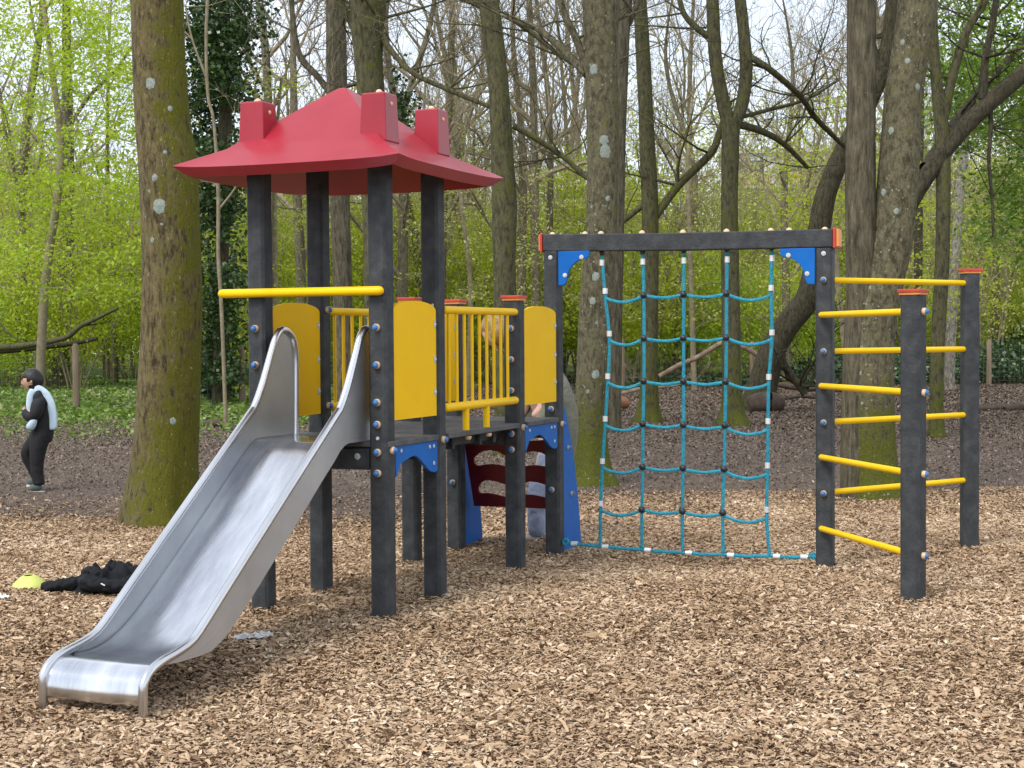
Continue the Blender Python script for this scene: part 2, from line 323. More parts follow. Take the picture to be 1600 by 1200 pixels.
def empty(name, loc=(0, 0, 0), rz=0):
    o = bpy.data.objects.new(name, None); o.empty_display_size = .2; C.objects.link(o); o.location = loc; o.rotation_euler = (0, 0, rz); return o
def tag(o, label=None, cat=None, group=None, kind=None):
    if label: o['label'] = label
    if cat: o['category'] = cat
    if group: o['group'] = group
    if kind: o['kind'] = kind
    return o
def kids(o): return [c for c in bpy.data.objects if c.parent == o]
def copy_tree(o, kidmap, loc, rz, sc):
    c = o.copy(); C.objects.link(c); c.location = loc; c.rotation_euler = (0, 0, rz); c.scale = (sc[0], sc[0], sc[1])
    for ch in kidmap:
        d = ch.copy(); C.objects.link(d); d.parent = c
    return c
def spline(P, per=6):
    P = [np.array(p, float) for p in P]; Q = [2*P[0]-P[1]]+P+[2*P[-1]-P[-2]]; out = []
    for i in range(1, len(Q)-2):
        for k in range(per):
            t = k/per; a, b, c, d = Q[i-1:i+3]
            out.append(.5*((2*b)+(-a+c)*t+(2*a-5*b+4*c-d)*t*t+(-a+3*b-3*c+d)*t**3))
    out.append(P[-1]); return out
def leaves(P, L_, Wd, rng, upbias=0.):
    n = len(P); a = rng.normal(size=(n, 3)); a[:, 2] *= .6; a /= np.linalg.norm(a, axis=1)[:, None]
    q = rng.normal(size=(n, 3)); q[:, 2] += 0
    nrm = rng.normal(size=(n, 3)); nrm[:, 2] += upbias
    b = np.cross(nrm, a); b /= np.linalg.norm(b, axis=1)[:, None]+1e-9
    s = rng.uniform(.6, 1.25, (n, 1))
    V = np.stack([P-a*L_*s/2, P+b*Wd*s/2-a*L_*s*.08, P+a*L_*s/2, P-b*Wd*s/2-a*L_*s*.08], 1).reshape(-1, 3)
    return V, np.arange(4*n).reshape(n, 4)

# ================================================================ SETTING: the ground
rng = np.random.default_rng(5)
def chip_amt(x, y):
    lim = 10.9+1.0*noise.noise(Vector((x*.55, y*.3, 3)))+.5*noise.noise(Vector((x*1.7, y*1.2, 9)))+sst(-2, 1.2, x)*1.7
    t = max(0, min(1, (lim+1.5-y)/2.6)); return t*t*(3-2*t)*.96+.04*(y < lim+2.5)
def green_amt(x, y):
    if y < 16: return 0
    e = 20.5+2.5*noise.noise(Vector((x*.25, y*.2, 1)))+max(0, (x+3.2))*9
    g = max(0, min(1, (y-e)/9))*(.75+1.1*noise.noise(Vector((x*.6, y*.3, 7))))
    g2 = 1.2*max(0, noise.noise(Vector((x*.45, y*.3, 21)))-.3) if y < 24 and x < -1 else 0
    if x > 14: g = max(g, .2)
    if y > 52: g = max(g, .8)
    return max(0, min(1, max(g, g2)))
ys = np.concatenate([np.arange(-6, 4, 1.), np.arange(4, 14, .09), np.arange(14, 30, .4), np.arange(30, 80, 1.5), np.array([90, 105, 125, 150.])])
us = np.concatenate([[-75, -55, -38], np.arange(-24, -7, 1.), np.arange(-7, 7.01, .12), np.arange(8, 25, 1.), [38, 55, 75]])
V = np.array([[x, y, ground_h(x, y)] for y in ys for x in us]); nx = len(us)
Fq = np.array([[j*nx+i, j*nx+i+1, (j+1)*nx+i+1, (j+1)*nx+i] for j in range(len(ys)-1) for i in range(nx-1)])
go = raw('ground', V, Fq, M['ground'], smooth=True); tag(go, kind='structure')
a = go.data.attributes.new('chip', 'FLOAT', 'POINT'); a.data.foreach_set('value', np.array([chip_amt(x, y) for x, y, _ in V], np.float32))
a = go.data.attributes.new('green', 'FLOAT', 'POINT'); a.data.foreach_set('value', np.array([green_amt(x, y) for x, y, _ in V], np.float32))

def bilerp_h(x, y):
    g = np.array([[ground_h(a, b) for a in gx] for b in gy])
def field(fn, xs0, xs1, ys0, ys1, st):
    gx = np.arange(xs0, xs1+st, st); gy = np.arange(ys0, ys1+st, st)
    g = np.array([[fn(a, b) for a in gx] for b in gy])
    def f(x, y):
        i = np.clip((x-xs0)/st, 0, len(gx)-1.001); j = np.clip((y-ys0)/st, 0, len(gy)-1.001)
        i0 = i.astype(int); j0 = j.astype(int); fi = i-i0; fj = j-j0
        return g[j0, i0]*(1-fi)*(1-fj)+g[j0, i0+1]*fi*(1-fj)+g[j0+1, i0]*(1-fi)*fj+g[j0+1, i0+1]*fi*fj
    return f
Hn = field(ground_h, -8, 8, 3, 16, .1); Hc = field(chip_amt, -8, 8, 3, 16, .1)
Hf = field(ground_h, -30, 30, 9, 80, .7); Gf = field(green_amt, -30, 30, 9, 80, .35); Cf = field(chip_amt, -30, 30, 9, 80, .35)
def scatter_chips(name, n, y0, y1, ln, mtl, thresh, zlift, extra=0):
    y = np.sqrt(rng.uniform(y0**2, y1**2, n)) if True else 0
    x = rng.uniform(-1, 1, n)*(.37*y+1.5)
    c = Hc(x, y); keep = rng.uniform(0, 1, n) < c; x, y = x[keep], y[keep]; n = len(x)
    z = Hn(x, y)+rng.uniform(0, zlift, n)
    l_ = ln*rng.lognormal(0, .35, n); w_ = l_*rng.uniform(.16, .48, n)
    az = rng.uniform(0, 2*np.pi, n); t1 = rng.normal(0, .3, n); t2 = rng.normal(0, .5, n)
    a = np.stack([np.cos(az)*np.cos(t1), np.sin(az)*np.cos(t1), np.sin(t1)], 1)
    b0 = np.stack([-np.sin(az), np.cos(az), np.zeros(n)], 1); nn = np.cross(a, b0)
    b = b0*np.cos(t2)[:, None]+nn*np.sin(t2)[:, None]; up = np.cross(a, b)
    P = np.stack([x, y, z], 1); cv = rng.uniform(-.1, .16, n)[:, None]*l_[:, None]
    j = lambda: rng.uniform(.75, 1.1, (n, 1))
    e1, e2, md = -a*l_[:, None]/2, a*l_[:, None]/2, up*cv
    B = b*w_[:, None]/2
    th = -up*(.12*w_[:, None]+.0012)
    V = np.stack([P+e1-B*.6*j(), P+e1*.9+B*j(), P+md-B*j(), P+md+B*j(), P+e2*.9-B*j(), P+e2+B*.6*j(),
                  P+e1*.95-B*.8+th, P+md-B+th, P+e2*.9-B+th], 1).reshape(-1, 3)
    q = np.array([[0, 1, 3, 2], [2, 3, 5, 4], [0, 2, 7, 6], [2, 4, 8, 7]])
    Fq = (np.arange(n)[:, None, None]*9+q[None]).reshape(-1, 4)
    r = np.clip(rng.beta(2.4, 2.0, n)+.12*np.array([0.]*n), 0, 1)
    patch = field(lambda a_, b_: noise.noise(Vector((a_*1.3, b_*1.3, 33)))*.5+.5*noise.noise(Vector((a_*4, b_*4, 3))), -8, 8, 3, 16, .12)(x, y)
    r = np.clip(r+patch*.36-(1-Hc(x, y))*.25, 0, 1)
    return tag(raw(name, V, Fq, mtl, rnd=np.repeat(r, 9)), kind='stuff')
o = scatter_chips('wood_chips', 800000, 4.4, 13.6, .0218, M['chips'], 0, .02)
tag(o, 'loose pale brown wood chips spread under the play equipment', 'wood chips')
def litter(name, n, y0, y1, sz, mtl, kind_fn, flat, zl, lo=0., hi=1.):
    y = rng.uniform(0, 1, n)**.8*(y1-y0)+y0; x = rng.uniform(-1, 1, n)*(.37*y+1.8)
    k = rng.uniform(0, 1, n) < kind_fn(x, y); x, y = x[k], y[k]; n = len(x)
    P = np.stack([x, y, Hf(x, y)+rng.uniform(.0, zl, n)], 1)
    s = np.clip(y/15, .8, 2.2)[:, None]
    V, Fq = leaves(P, sz*s, sz*.5*s, rng, flat)
    r = rng.beta(1.6, 2.2, n)*(hi-lo)+lo
    return raw(name, V, Fq, mtl, rnd=np.repeat(r, 4))
o = litter('leaf_litter', 420000, 9.5, 55, .033, M['litter'], lambda x, y: (1-Cf(x, y))*(1-.75*Gf(x, y)), 3.5, .018)
tag(o, 'dark brown leaf litter and mulch trodden over the forest floor', 'leaf litter', kind='stuff')
o = litter('ground_herbs', 200000, 17, 56, .06, M['cover'], lambda x, y: Gf(x, y)**1.3, .4, .10)
tag(o, 'low green herbs and dry leaves covering the ground by the fence', 'ground cover', kind='stuff')

# ================================================================ TREES
def trunk_mesh(P, nseg=28, lump=.05, flare=0., base_z=None, seed=0, per=6, squash=0):
    """P: list of (x, y, z, r)"""
    Q = spline(P, per); n = len(Q); vs = []; rnds = seed*7.3
    for i, q in enumerate(Q):
        t = Q[min(i+1, n-1)][:3]-Q[max(i-1, 0)][:3]; t = Vector(t).normalized()
        u = Vector((1, 0, 0)); u = (u-t*u.dot(t)).normalized(); w = t.cross(u)
        for j in range(nseg):
            a = 2*math.pi*j/nseg; d = u*math.cos(a)+w*math.sin(a); c = Vector(q[:3]); r = max(q[3], .004)
            f = 1+lump*noise.noise(Vector((math.cos(a)*1.3+rnds, math.sin(a)*1.3, q[2]*1.3)))*1.6+lump*.5*noise.noise(Vector((math.cos(a)*4+rnds, math.sin(a)*4, q[2]*4)))
            if flare and base_z is not None:
                h = max(0, q[2]-base_z); k = math.exp(-h/(r*1.1))
                f += flare*k*(.45+.75*max(0, noise.noise(Vector((math.cos(a)*1.6+rnds, math.sin(a)*1.6, 2)))+.3))
            vs.append(c+d*r*f)
    fs = [(i*nseg+j, i*nseg+(j+1) % nseg, (i+1)*nseg+(j+1) % nseg, (i+1)*nseg+j) for i in range(n-1) for j in range(nseg)]
    fs += [tuple((n-1)*nseg+j for j in range(nseg))]
    return vs, fs
def pxpath(pts, Y, r_add=0):
    out = []
    for p in pts:
        x, y, w = p[:3]; YY = Y+(p[3] if len(p) > 3 else 0)
        q = atY(x, y, YY); out.append((q.x, q.y, q.z, w/2/F*YY))
    return out
def grow(mb, rn, p, d, r, L0, depth, maxd, n=5, spread=.75, up=.12, rmin=.005, kids_=None, tips=None):
    k = 5 if depth < 2 else 4; pts = [Vector(p)]; dd = Vector(d).normalized(); rad = [r]; st = L0/k
    for i in range(k):
        dd = (dd+Vector((rn.gauss(0, .16), rn.gauss(0, .16), rn.gauss(up*.5, .12)))).normalized()
        pts.append(pts[-1]+dd*st); rad.append(max(rmin*.6, r*(1-.8*(i+1)/k)))
    mb.tube(pts, rad, n if depth < 2 else 3, caps=False)
    if tips is not None and depth >= maxd-1: tips += [pts[-1], pts[-2], pts[-3]]
    if depth >= maxd: return
    m = kids_[depth] if kids_ else 5
    for i in range(m):
        t = .25+.75*(i+rn.random())/m; f = t*k; i0 = min(k-1, int(f)); q = pts[i0].lerp(pts[i0+1], f-i0)
        base = (pts[i0+1]-pts[i0]).normalized(); side = Vector((rn.gauss(0, 1), rn.gauss(0, 1), rn.gauss(0, .7))); side = (side-base*side.dot(base)).normalized()
        nd = (base*(1-spread*.55)+side*spread+Vector((0, 0, up))).normalized()
        grow(mb, rn, q, nd, max(rmin, r*(.62-.3*t)), L0*(.72-.25*t)*rn.uniform(.75, 1.15), depth+1, maxd, n, spread, up, rmin, kids_, tips)
def tree_thing(name, label, base, group=None, cat='tree'):
    e = empty(name, base); tag(e, label, cat, group); return e
def local(P, b): return [(x-b[0], y-b[1], z-b[2], r) for x, y, z, r in P]
def big_tree(label, pts, Y, mtl, flare=.6, seed=1, stems=(), limbs=(), crown=True, nseg=32, lump=.05, bury=.12, group=None, top=None):
    P = pxpath(pts, Y); bx, by, bz, br = P[0]; hz = ground_h(bx, by)
    P[0] = (bx, by, hz-bury, br)
    if P[-1][2] < 14 and top is None:       # carry the stem on above the picture
        d = np.array(P[-1][:3])-np.array(P[-2][:3]); d = d/np.linalg.norm(d); d[2] = max(d[2], .9); L1 = 4.5
        q = np.array(P[-1][:3])+d*L1; P.append((q[0], q[1], q[2], P[-1][3]*.72))
    e = tree_thing('tree', label, (bx, by, hz), group)
    lp = local(P, (bx, by, hz)); vs, fs = trunk_mesh(lp, nseg, lump, flare, 0, seed)
    mb = MB(); mb.add(vs, fs); tr = mb.build('trunk', mtl, e, angle=80)
    rn = random.Random(seed)
    for st_, w in [(s, 'stem') for s in stems]+[(s, 'limb') for s in limbs]:
        Q = local(pxpath(st_, Y), (bx, by, hz)); vs, fs = trunk_mesh(Q, 14 if w == 'limb' else 24, lump, 0, None, seed+3)
        m2 = MB(); m2.add(vs, fs)
        if w == 'limb':
            for k in range(7):
                i = rn.randrange(len(Q)//3, len(Q)); q = Q[i]
                grow(m2, rn, q[:3], (rn.gauss(0, 1), rn.gauss(0, .6), rn.uniform(-.2, 1)), max(.008, q[3]*.4), rn.uniform(.8, 2.), 1, 3, 5, kids_=[4, 4, 4], rmin=.004)
        m2.build(w, mtl, e, angle=80)
        if w == 'stem' and crown: tops.append((e, Q[-1], mtl))
    if crown:
        q = lp[-1]; m3 = MB()
        for k in range(6):
            grow(m3, rn, (q[0], q[1], q[2]-rn.uniform(0, 1.8)), (rn.gauss(0, 1), rn.gauss(0, 1), rn.uniform(.2, 1.)), max(.03, q[3]*.5), rn.uniform(2.5, 4.5), 0, 2, 6, kids_=[5, 5, 4], rmin=.008)
        m3.build('crown', M['twig'], e, smooth=False)
    return e
tops = []
# near and middle trunks, traced at their own distances
T1 = big_tree('thick moss covered trunk standing left behind the slide', [(252, 833, 100), (252, 790, 100), (258, 700, 98), (264, 600, 96), (268, 500, 94), (267, 380, 92), (262, 260, 92), (255, 200, 86), (249, 100, 80), (246, 0, 80), (244, -250, 76)], 11.55, M['bk_a'], .62, 2, nseg=56, lump=.035)
T7 = big_tree('lichen spotted trunk seen through the left edge of the climbing net', [(926, 772, 54), (924, 740, 50), (922, 660, 50), (926, 560, 50), (932, 450, 50), (940, 350, 48), (942, 220, 49), (940, 100, 52), (938, 0, 56), (936, -200, 54)], 14.2, M['bk_b'], .8, 11, nseg=44, lump=.06,
    limbs=([(918, 116, 15), (880, 78, 12, .3), (840, 45, 10, .5), (800, 30, 8, .8), (740, 0, 6, 1)], [(920, 118, 14), (900, 60, 12), (878, 10, 11), (870, -60, 9)]))
T7b = big_tree('darker trunk half hidden behind the lichen spotted trunk', [(955, 640, 30), (958, 500, 29), (962, 350, 27), (966, 200, 25), (972, 60, 24), (982, -60, 23)], 22, M['bk_c'], .3, 13, nseg=22,
    limbs=([(968, 60, 12), (990, 20, 10), (1010, -40, 9)],))
T8 = big_tree('slim straight trunk behind the second column of the net', [(1013, 660, 32), (1014, 600, 28), (1015, 500, 27), (1016, 350, 27), (1012, 240, 25), (1007, 130, 23), (1000, 0, 21), (994, -150, 20)], 24.5, M['bk_d'], 1.1, 17, nseg=24,
    limbs=([(1020, 345, 12), (1060, 290, 13), (1110, 240, 12), (1125, 205, 11), (1140, 160, 9)], [(1008, 318, 10), (975, 345, 8), (945, 372, 7), (915, 400, 6)]))
T9 = big_tree('forked trunk splitting into a wide U above the net', [(1143, 670, 34), (1143, 620, 30), (1142, 500, 29), (1140, 350, 27), (1141, 240, 27), (1142, 185, 30)], 23.5, M['bk_d'], 1.2, 19, nseg=26, crown=False, top=1,
    stems=([(1140, 200, 22), (1128, 150, 21), (1118, 90, 20), (1114, 20, 20), (1110, -120, 18)], [(1146, 200, 20), (1160, 160, 20), (1166, 110, 20), (1162, 50, 18), (1155, -20, 18), (1150, -140, 15)]),
    limbs=([(1116, 62, 10), (1090, 45, 10), (1068, 20, 9), (1058, -20, 8)], [(1166, 85, 11), (1205, 110, 10), (1250, 150, 9, .5), (1275, 185, 9, 1), (1320, 230, 7, 2)],
           [(1150, 185, 7), (1200, 172, 6, .5), (1260, 155, 5, 1), (1310, 125, 4, 1.4)], [(1147, 192, 13), (1190, 205, 11, .4), (1225, 225, 9, .8), (1262, 262, 6, 1.2)]))
T10 = big_tree('curved leaning trunk rising behind the right side of the net', [(1180, 642, 52), (1192, 600, 44), (1208, 545, 40), (1232, 505, 40), (1262, 468, 40), (1276, 420, 40), (1280, 360, 36), (1292, 300, 32), (1316, 240, 30), (1348, 180, 28), (1378, 110, 26), (1392, 40, 24), (1400, -60, 22)], 28, M['bk_e'], .25, 23, nseg=26,
    limbs=([(1216, 556, 14), (1235, 585, 12), (1250, 604, 12), (1258, 616, 13)], [(1377, 110, 18), (1358, 60, 15), (1350, 0, 13)]))
T11 = big_tree('wide grey lichen flecked tree of two stems behind the ladder rungs', [(1368, 797, 84), (1367, 770, 76), (1364, 700, 72), (1362, 600, 70), (1366, 510, 68), (1382, 430, 66), (1396, 360, 63), (1405, 250, 60), (1412, 150, 58), (1426, 60, 60), (1434, 0, 62), (1444, -220, 58)], 12.9, M['bk_b'], .3, 29, nseg=48, lump=.04,
    stems=([(1338, 800, 62), (1339, 770, 54), (1338, 700, 49), (1339, 600, 47), (1342, 520, 47), (1345, 440, 46), (1345, 340, 46), (1344, 240, 46), (1346, 120, 45), (1346, 0, 44), (1346, -240, 42)],))
for ob in [c for c in bpy.data.objects if c.parent == T11 and c.name.startswith('stem')][:1]: ob.data.materials[0] = M['bk_c']
T13 = big_tree('slender trunk forking high at the right behind the ladder', [(1462, 694, 26), (1463, 640, 22), (1465, 540, 22), (1472, 400, 22), (1474, 280, 23), (1470, 190, 22), (1464, 130, 18), (1458, 60, 16), (1455, -40, 15)], 20.5, M['bk_d'], .5, 31, nseg=22,
    limbs=([(1474, 185, 17), (1488, 120, 15), (1510, 50, 13), (1540, 0, 11), (1560, -60, 9)],))
T14 = big_tree('heavy dark limb slanting up to the right edge above the ladder', [(1376, 690, 24), (1380, 560, 23), (1390, 440, 23), (1416, 335, 25), (1450, 272, 27), (1490, 218, 27), (1540, 166, 27), (1600, 114, 26), (1680, 54, 24), (1790, -30, 20), (1900, -150, 14)], 20.5, M['bk_e'], .1, 37, nseg=22, crown=False, top=1,
    limbs=([(1535, 155, 14), (1540, 90, 12), (1552, 30, 10), (1560, -30, 9)], [(1547, 160, 9), (1548, 200, 7), (1545, 250, 6), (1550, 310, 5), (1552, 370, 4)], [(1445, 262, 18), (1500, 180, 15, 1), (1560, 110, 12, 1.5), (1600, 60, 10, 2)]))
T4 = big_tree('straight furrowed trunk rising behind the tower roof', [(538, 640, 32), (538, 560, 31), (535, 450, 30), (532, 330, 30), (528, 200, 32), (526, 100, 32), (524, 0, 30), (522, -180, 28)], 25, M['bk_c'], .4, 41, nseg=26,
    limbs=([(520, 150, 11), (495, 118, 10), (470, 90, 10), (460, 50, 9), (455, 0, 8), (452, -40, 8)], [(522, 140, 8), (560, 130, 6), (600, 118, 5)]))
T5 = big_tree('mossy trunk with a rounded fork just above the red roof', [(590, 640, 40), (588, 450, 40), (584, 300, 40), (580, 180, 42), (577, 100, 44), (575, 40, 50), (574, -10, 54), (574, -120, 40)], 20, M['bk_d'], .4, 43, nseg=26, lump=.08,
    limbs=([(590, 52, 10), (640, 110, 9, -.3), (700, 140, 8, -.4), (768, 168, 7, -.5)], [(556, 45, 12), (540, 20, 11), (525, -10, 9)], [(592, 30, 14), (600, -20, 13)]))
T6 = big_tree('knobbly trunk between the tower roof and the net', [(792, 650, 36), (790, 560, 36), (789, 450, 36), (788, 330, 37), (785, 230, 35), (778, 130, 33), (770, 40, 32), (764, -20, 30), (758, -160, 28)], 18, M['bk_d'], .4, 47, nseg=30, lump=.12,
    limbs=([(802, 196, 10), (840, 218, 9), (880, 245, 8), (918, 280, 7)], [(768, 20, 10), (740, 5, 8), (700, -8, 7)], [(786, 20, 8), (830, 50, 8), (880, 90, 7), (915, 110, 6)]))
T2 = big_tree('lone brown trunk behind the child by the fence', [(92, 603, 30), (96, 560, 26), (101, 480, 24), (104, 380, 22), (106, 260, 20), (105, 150, 17), (104, 40, 14), (104, -60, 12)], 44, M['bk_c'], .5, 53, nseg=20, crown=False,
    limbs=([(106, 200, 6), (140, 150, 6), (180, 110, 5), (215, 60, 4)],))
T15 = big_tree('pale mottled birch trunk at the right behind the bars', [(1482, 600, 17), (1488, 480, 16), (1494, 380, 15), (1500, 300, 15), (1508, 220, 12), (1512, 120, 10), (1516, 0, 8)], 38, bark('birch_bark', (.4, .37, .3), (.1, .09, .07), (.15, .17, .05), .12, lichen=1), .3, 59, nseg=16, crown=False)
T16 = big_tree('dark upright trunk between the two stems and the slender tree', [(1432, 590, 15), (1434, 450, 14), (1436, 300, 13), (1438, 200, 11), (1440, 100, 9), (1444, 0, 8)], 36, M['bk_e'], .3, 61, nseg=14, crown=False)
T17 = big_tree('ivy grown trunk in the dark mass behind the left trunk', [(345, 600, 26), (346, 450, 22), (350, 300, 22), (352, 150, 20), (350, 0, 18), (350, -150, 15)], 32, M['bk_e'], .3, 67, nseg=14, crown=False)
T18 = big_tree('thin pale sapling beside the left end of the yellow bar', [(352, 560, 6), (346, 480, 6), (341, 400, 6), (341, 300, 6), (334, 190, 5), (325, 150, 5), (322, 60, 5), (326, -40, 5)], 24, M['twig'], .2, 71, nseg=8, crown=False,
    limbs=([(322, 120, 4), (300, 60, 3), (290, 10, 3)], [(340, 330, 4), (370, 290, 3), (395, 240, 2)]))

def lichen(tree, spots_, seed):
    tr = [c for c in bpy.data.objects if c.parent == tree and c.name.startswith('trunk')][0]; b = tree.location; rn = random.Random(seed)
    from mathutils.bvhtree import BVHTree
    bv = BVHTree.FromPolygons([v.co+b for v in tr.data.vertices], [tuple(p.vertices) for p in tr.data.polygons])
    for (x, y, r) in spots_:
        hit = bv.ray_cast(O_, ray(x, y).normalized())
        if hit[0] is None: continue
        c, nrm = hit[0], hit[1]; u = nrm.cross(Vector((0, 0, 1))).normalized(); w = u.cross(nrm); k = 20; rw = r*c.y/F; vs = [c+nrm*.004]
        for rr_ in (.55, 1):
            for j in range(k):
                a = 2*math.pi*j/k; q = rw*rr_*(1+.28*noise.noise(Vector((math.cos(a)*2.2+x, math.sin(a)*2.2, y)))+.12*rn.uniform(-1, 1)*(rr_ > .9))
                p = c+u*math.cos(a)*q+w*math.sin(a)*q*1.15; h2 = bv.ray_cast(p+nrm*.1, -nrm); p = h2[0] if h2[0] is not None else p
                vs.append(p+nrm*(.005 if rr_ < .9 else .0015))
        vs = [v-b for v in vs]
        fs = [(0, 1+j, 1+(j+1) % k) for j in range(k)]+[(1+j, 1+k+j, 1+k+(j+1) % k, 1+(j+1) % k) for j in range(k)]
        MB().add(vs, fs).build('lichen', M['lichen'], tree)
M['lichen'] = mat('pale_lichen', [(.3, (.16, .2, .17)), (.7, (.34, .38, .33))], 60, .9, bump=.5, bscale=150, bdist=.004)
lichen(T1, [(235, 130, 8), (249, 322, 10), (242, 277, 5), (238, 375, 4), (266, 170, 4), (270, 658, 5), (258, 238, 3)], 1)
lichen(T7, [(946, 236, 9), (944, 219, 7), (927, 108, 7), (931, 432, 6), (931, 585, 6), (926, 470, 5), (950, 310, 4)], 2)
lichen(T11, [(1392, 204, 5), (1410, 66, 4), (1434, 136, 5), (1380, 300, 5), (1400, 330, 4), (1418, 95, 4)], 3)

# bare woodland trees seen against the sky: three kinds, copied
def bare_proto(seed, Hh, label):
    rn = random.Random(seed); e = tree_thing('bare_tree', label, (0, 0, 0), 'bare trees standing in the wood beyond the fence')
    P = [(0, 0, -.2, .17), (rn.gauss(0, .1), 0, Hh*.25, .15), (rn.gauss(0, .3), rn.gauss(0, .3), Hh*.5, .12), (rn.gauss(0, .5), rn.gauss(0, .4), Hh*.78, .07), (rn.gauss(0, .6), rn.gauss(0, .5), Hh, .02)]
    vs, fs = trunk_mesh(P, 10, .06, .4, 0, seed, per=5); mb = MB(); mb.add(vs, fs); t = mb.build('trunk', M['bk_f'], e, angle=80)
    c = MB(); Q = spline(P, 5)
    for k in range(12):
        q = Q[int(len(Q)*(.28+.7*k/12))]; a = rn.uniform(0, 6.28)
        grow(c, rn, q[:3], (math.cos(a), math.sin(a), rn.uniform(.35, 1.1)), q[3]*.55, rn.uniform(2.4, 4.2)*(1.15-.5*k/15), 0, 3, 5, .7, .12, .008, [5, 4, 3])
    cr = c.build('crown', M['twig'], e, smooth=False)
    return e, [t, cr]
def zone(X, Y):
    p = 800+X/Y*F
    return 'left of the mossy trunk' if p < 220 else 'behind the red roofed tower' if p < 700 else 'between the tower and the net' if p < 880 else 'seen through the net' if p < 1290 else 'at the right behind the ladder'
protos = [bare_proto(101, 13, 'slender bare tree with fine twigs in the wood beyond the fence'), bare_proto(102, 15, 'tall bare tree with spreading branches beyond the fence'), bare_proto(103, 11, 'short bare twiggy tree in the wood beyond the fence')]
rr = random.Random(77)
spots = []
for i in range(36):
    Y = rr.uniform(58, 95); X = rr.uniform(-.40, .40)*Y; spots.append((X, Y))
for i, (px_, Y) in enumerate(((655, 44), (690, 40), (628, 36), (840, 38), (862, 42), (815, 40), (1060, 44), (1090, 50), (1230, 40), (1275, 46), (420, 42), (470, 38), (700, 52), (880, 50), (40, 44), (180, 46), (1390, 44), (1560, 46), (735, 46), (905, 60))): spots.append(((px_-800)/F*Y, Y))
for i, (X, Y) in enumerate(spots):
    pe, ks = protos[i % 3]; sc = rr.uniform(.8, 1.25); loc = (X, Y, ground_h(X, Y))
    lb = ('slender bare tree with fine twigs ', 'tall bare tree with spreading branches ', 'short bare twiggy tree ')[i % 3]+zone(X, Y)
    if i < 3: pe.location = loc; pe.rotation_euler = (0, 0, rr.uniform(0, 6)); pe['label'] = lb; continue
    copy_tree(pe, ks, loc, rr.uniform(0, 6.28), (sc*rr.uniform(.6, .9), sc*rr.uniform(.9, 1.15)))['label'] = lb

# understorey shrubs in fresh leaf: three kinds, copied
def clump_points(rn, nclu, per, Rx, Rz, z0, sig):
    out = []
    for _ in range(nclu):
        d = rn.normal(size=3); d /= np.linalg.norm(d); rad = rn.uniform(.25, 1)**.5
        c = d*rad*np.array([Rx, Rx, Rz])+np.array([0, 0, z0]); k = int(per*rn.uniform(.4, 1.6))
        s = sig*np.array([1.4, 1.4, .45])
        out.append(c+rn.normal(size=(k, 3))*s)
    P = np.concatenate(out); return P[P[:, 2] > .1]
def shrub_proto(seed, mtl, label, Rx, Rz, z0, nclu, per, ls, group, name='shrub', stemm=None):
    rn = np.random.default_rng(seed); r2 = random.Random(seed); e = tree_thing(name, label, (0, 0, 0), group, 'shrub' if 'shrub' in name or 'bush' in name else 'tree')
    mb = MB()
    for k in range(7):
        a = r2.uniform(0, 6.28); grow(mb, r2, (math.cos(a)*.15, math.sin(a)*.15, -.05), (math.cos(a)*.35, math.sin(a)*.35, 1), .035, (z0+Rz)*.8, 0, 2, 5, .5, .2, .006, [5, 4, 3])
    st = mb.build('stem', stemm or M['twig'], e, smooth=False)
    P = clump_points(rn, nclu, per, Rx, Rz, z0, .22*Rx/1.6)
    V, Fq = leaves(P, ls, ls*.62, rn, .8)
    fo = raw('foliage', V, Fq, mtl, e, rnd=np.repeat(rn.beta(2, 2, len(P)), 4))
    return e, [st, fo]
G1 = 'leafy shrubs filling the wood beyond the fence'
sp = [shrub_proto(201, M['leaf'], 'yellow green leafy shrub filling the wood beyond the fence', 1.8, 2.0, 2.4, 260, 34, .095, G1),
      shrub_proto(202, M['leafo'], 'thin olive shrub with scattered leaves beyond the fence', 1.7, 2.2, 2.7, 190, 24, .085, G1),
      shrub_proto(203, M['leaf2'], 'dense bright green shrub low beyond the fence', 2., 1.4, 1.6, 260, 34, .095, G1)]
S2 = []
for row, (Y0, n) in enumerate(((44.5, 20), (49, 22), (54, 24), (60, 26), (68, 28))):
    for i in range(n):
        X = (-.42+.84*(i+rr.uniform(.1, .9))/n)*Y0; S2.append((X, Y0+rr.uniform(-2.5, 2.5), row))
for i, (X, Y, row) in enumerate(S2):
    left = X/Y*F+800
    k = rr.choices([0, 1, 2], [5, 3, 3] if left < 420 or left > 1150 else [4, 4, 2])[0] if i > 2 else i
    pe, ks = sp[k]; sc = rr.uniform(.85, 1.3); loc = (X, Y, ground_h(X, Y)); zs = sc*rr.uniform(.9, 1.4)*(1+.10*row)
    lb = ('yellow green leafy shrub beyond the fence ', 'thin olive shrub beyond the fence ', 'dense bright green shrub beyond the fence ')[k]+zone(X, Y)
    if i < 3: pe.location = loc; pe['label'] = lb; continue
    copy_tree(pe, ks, loc, rr.uniform(0, 6.28), (sc, zs))['label'] = lb
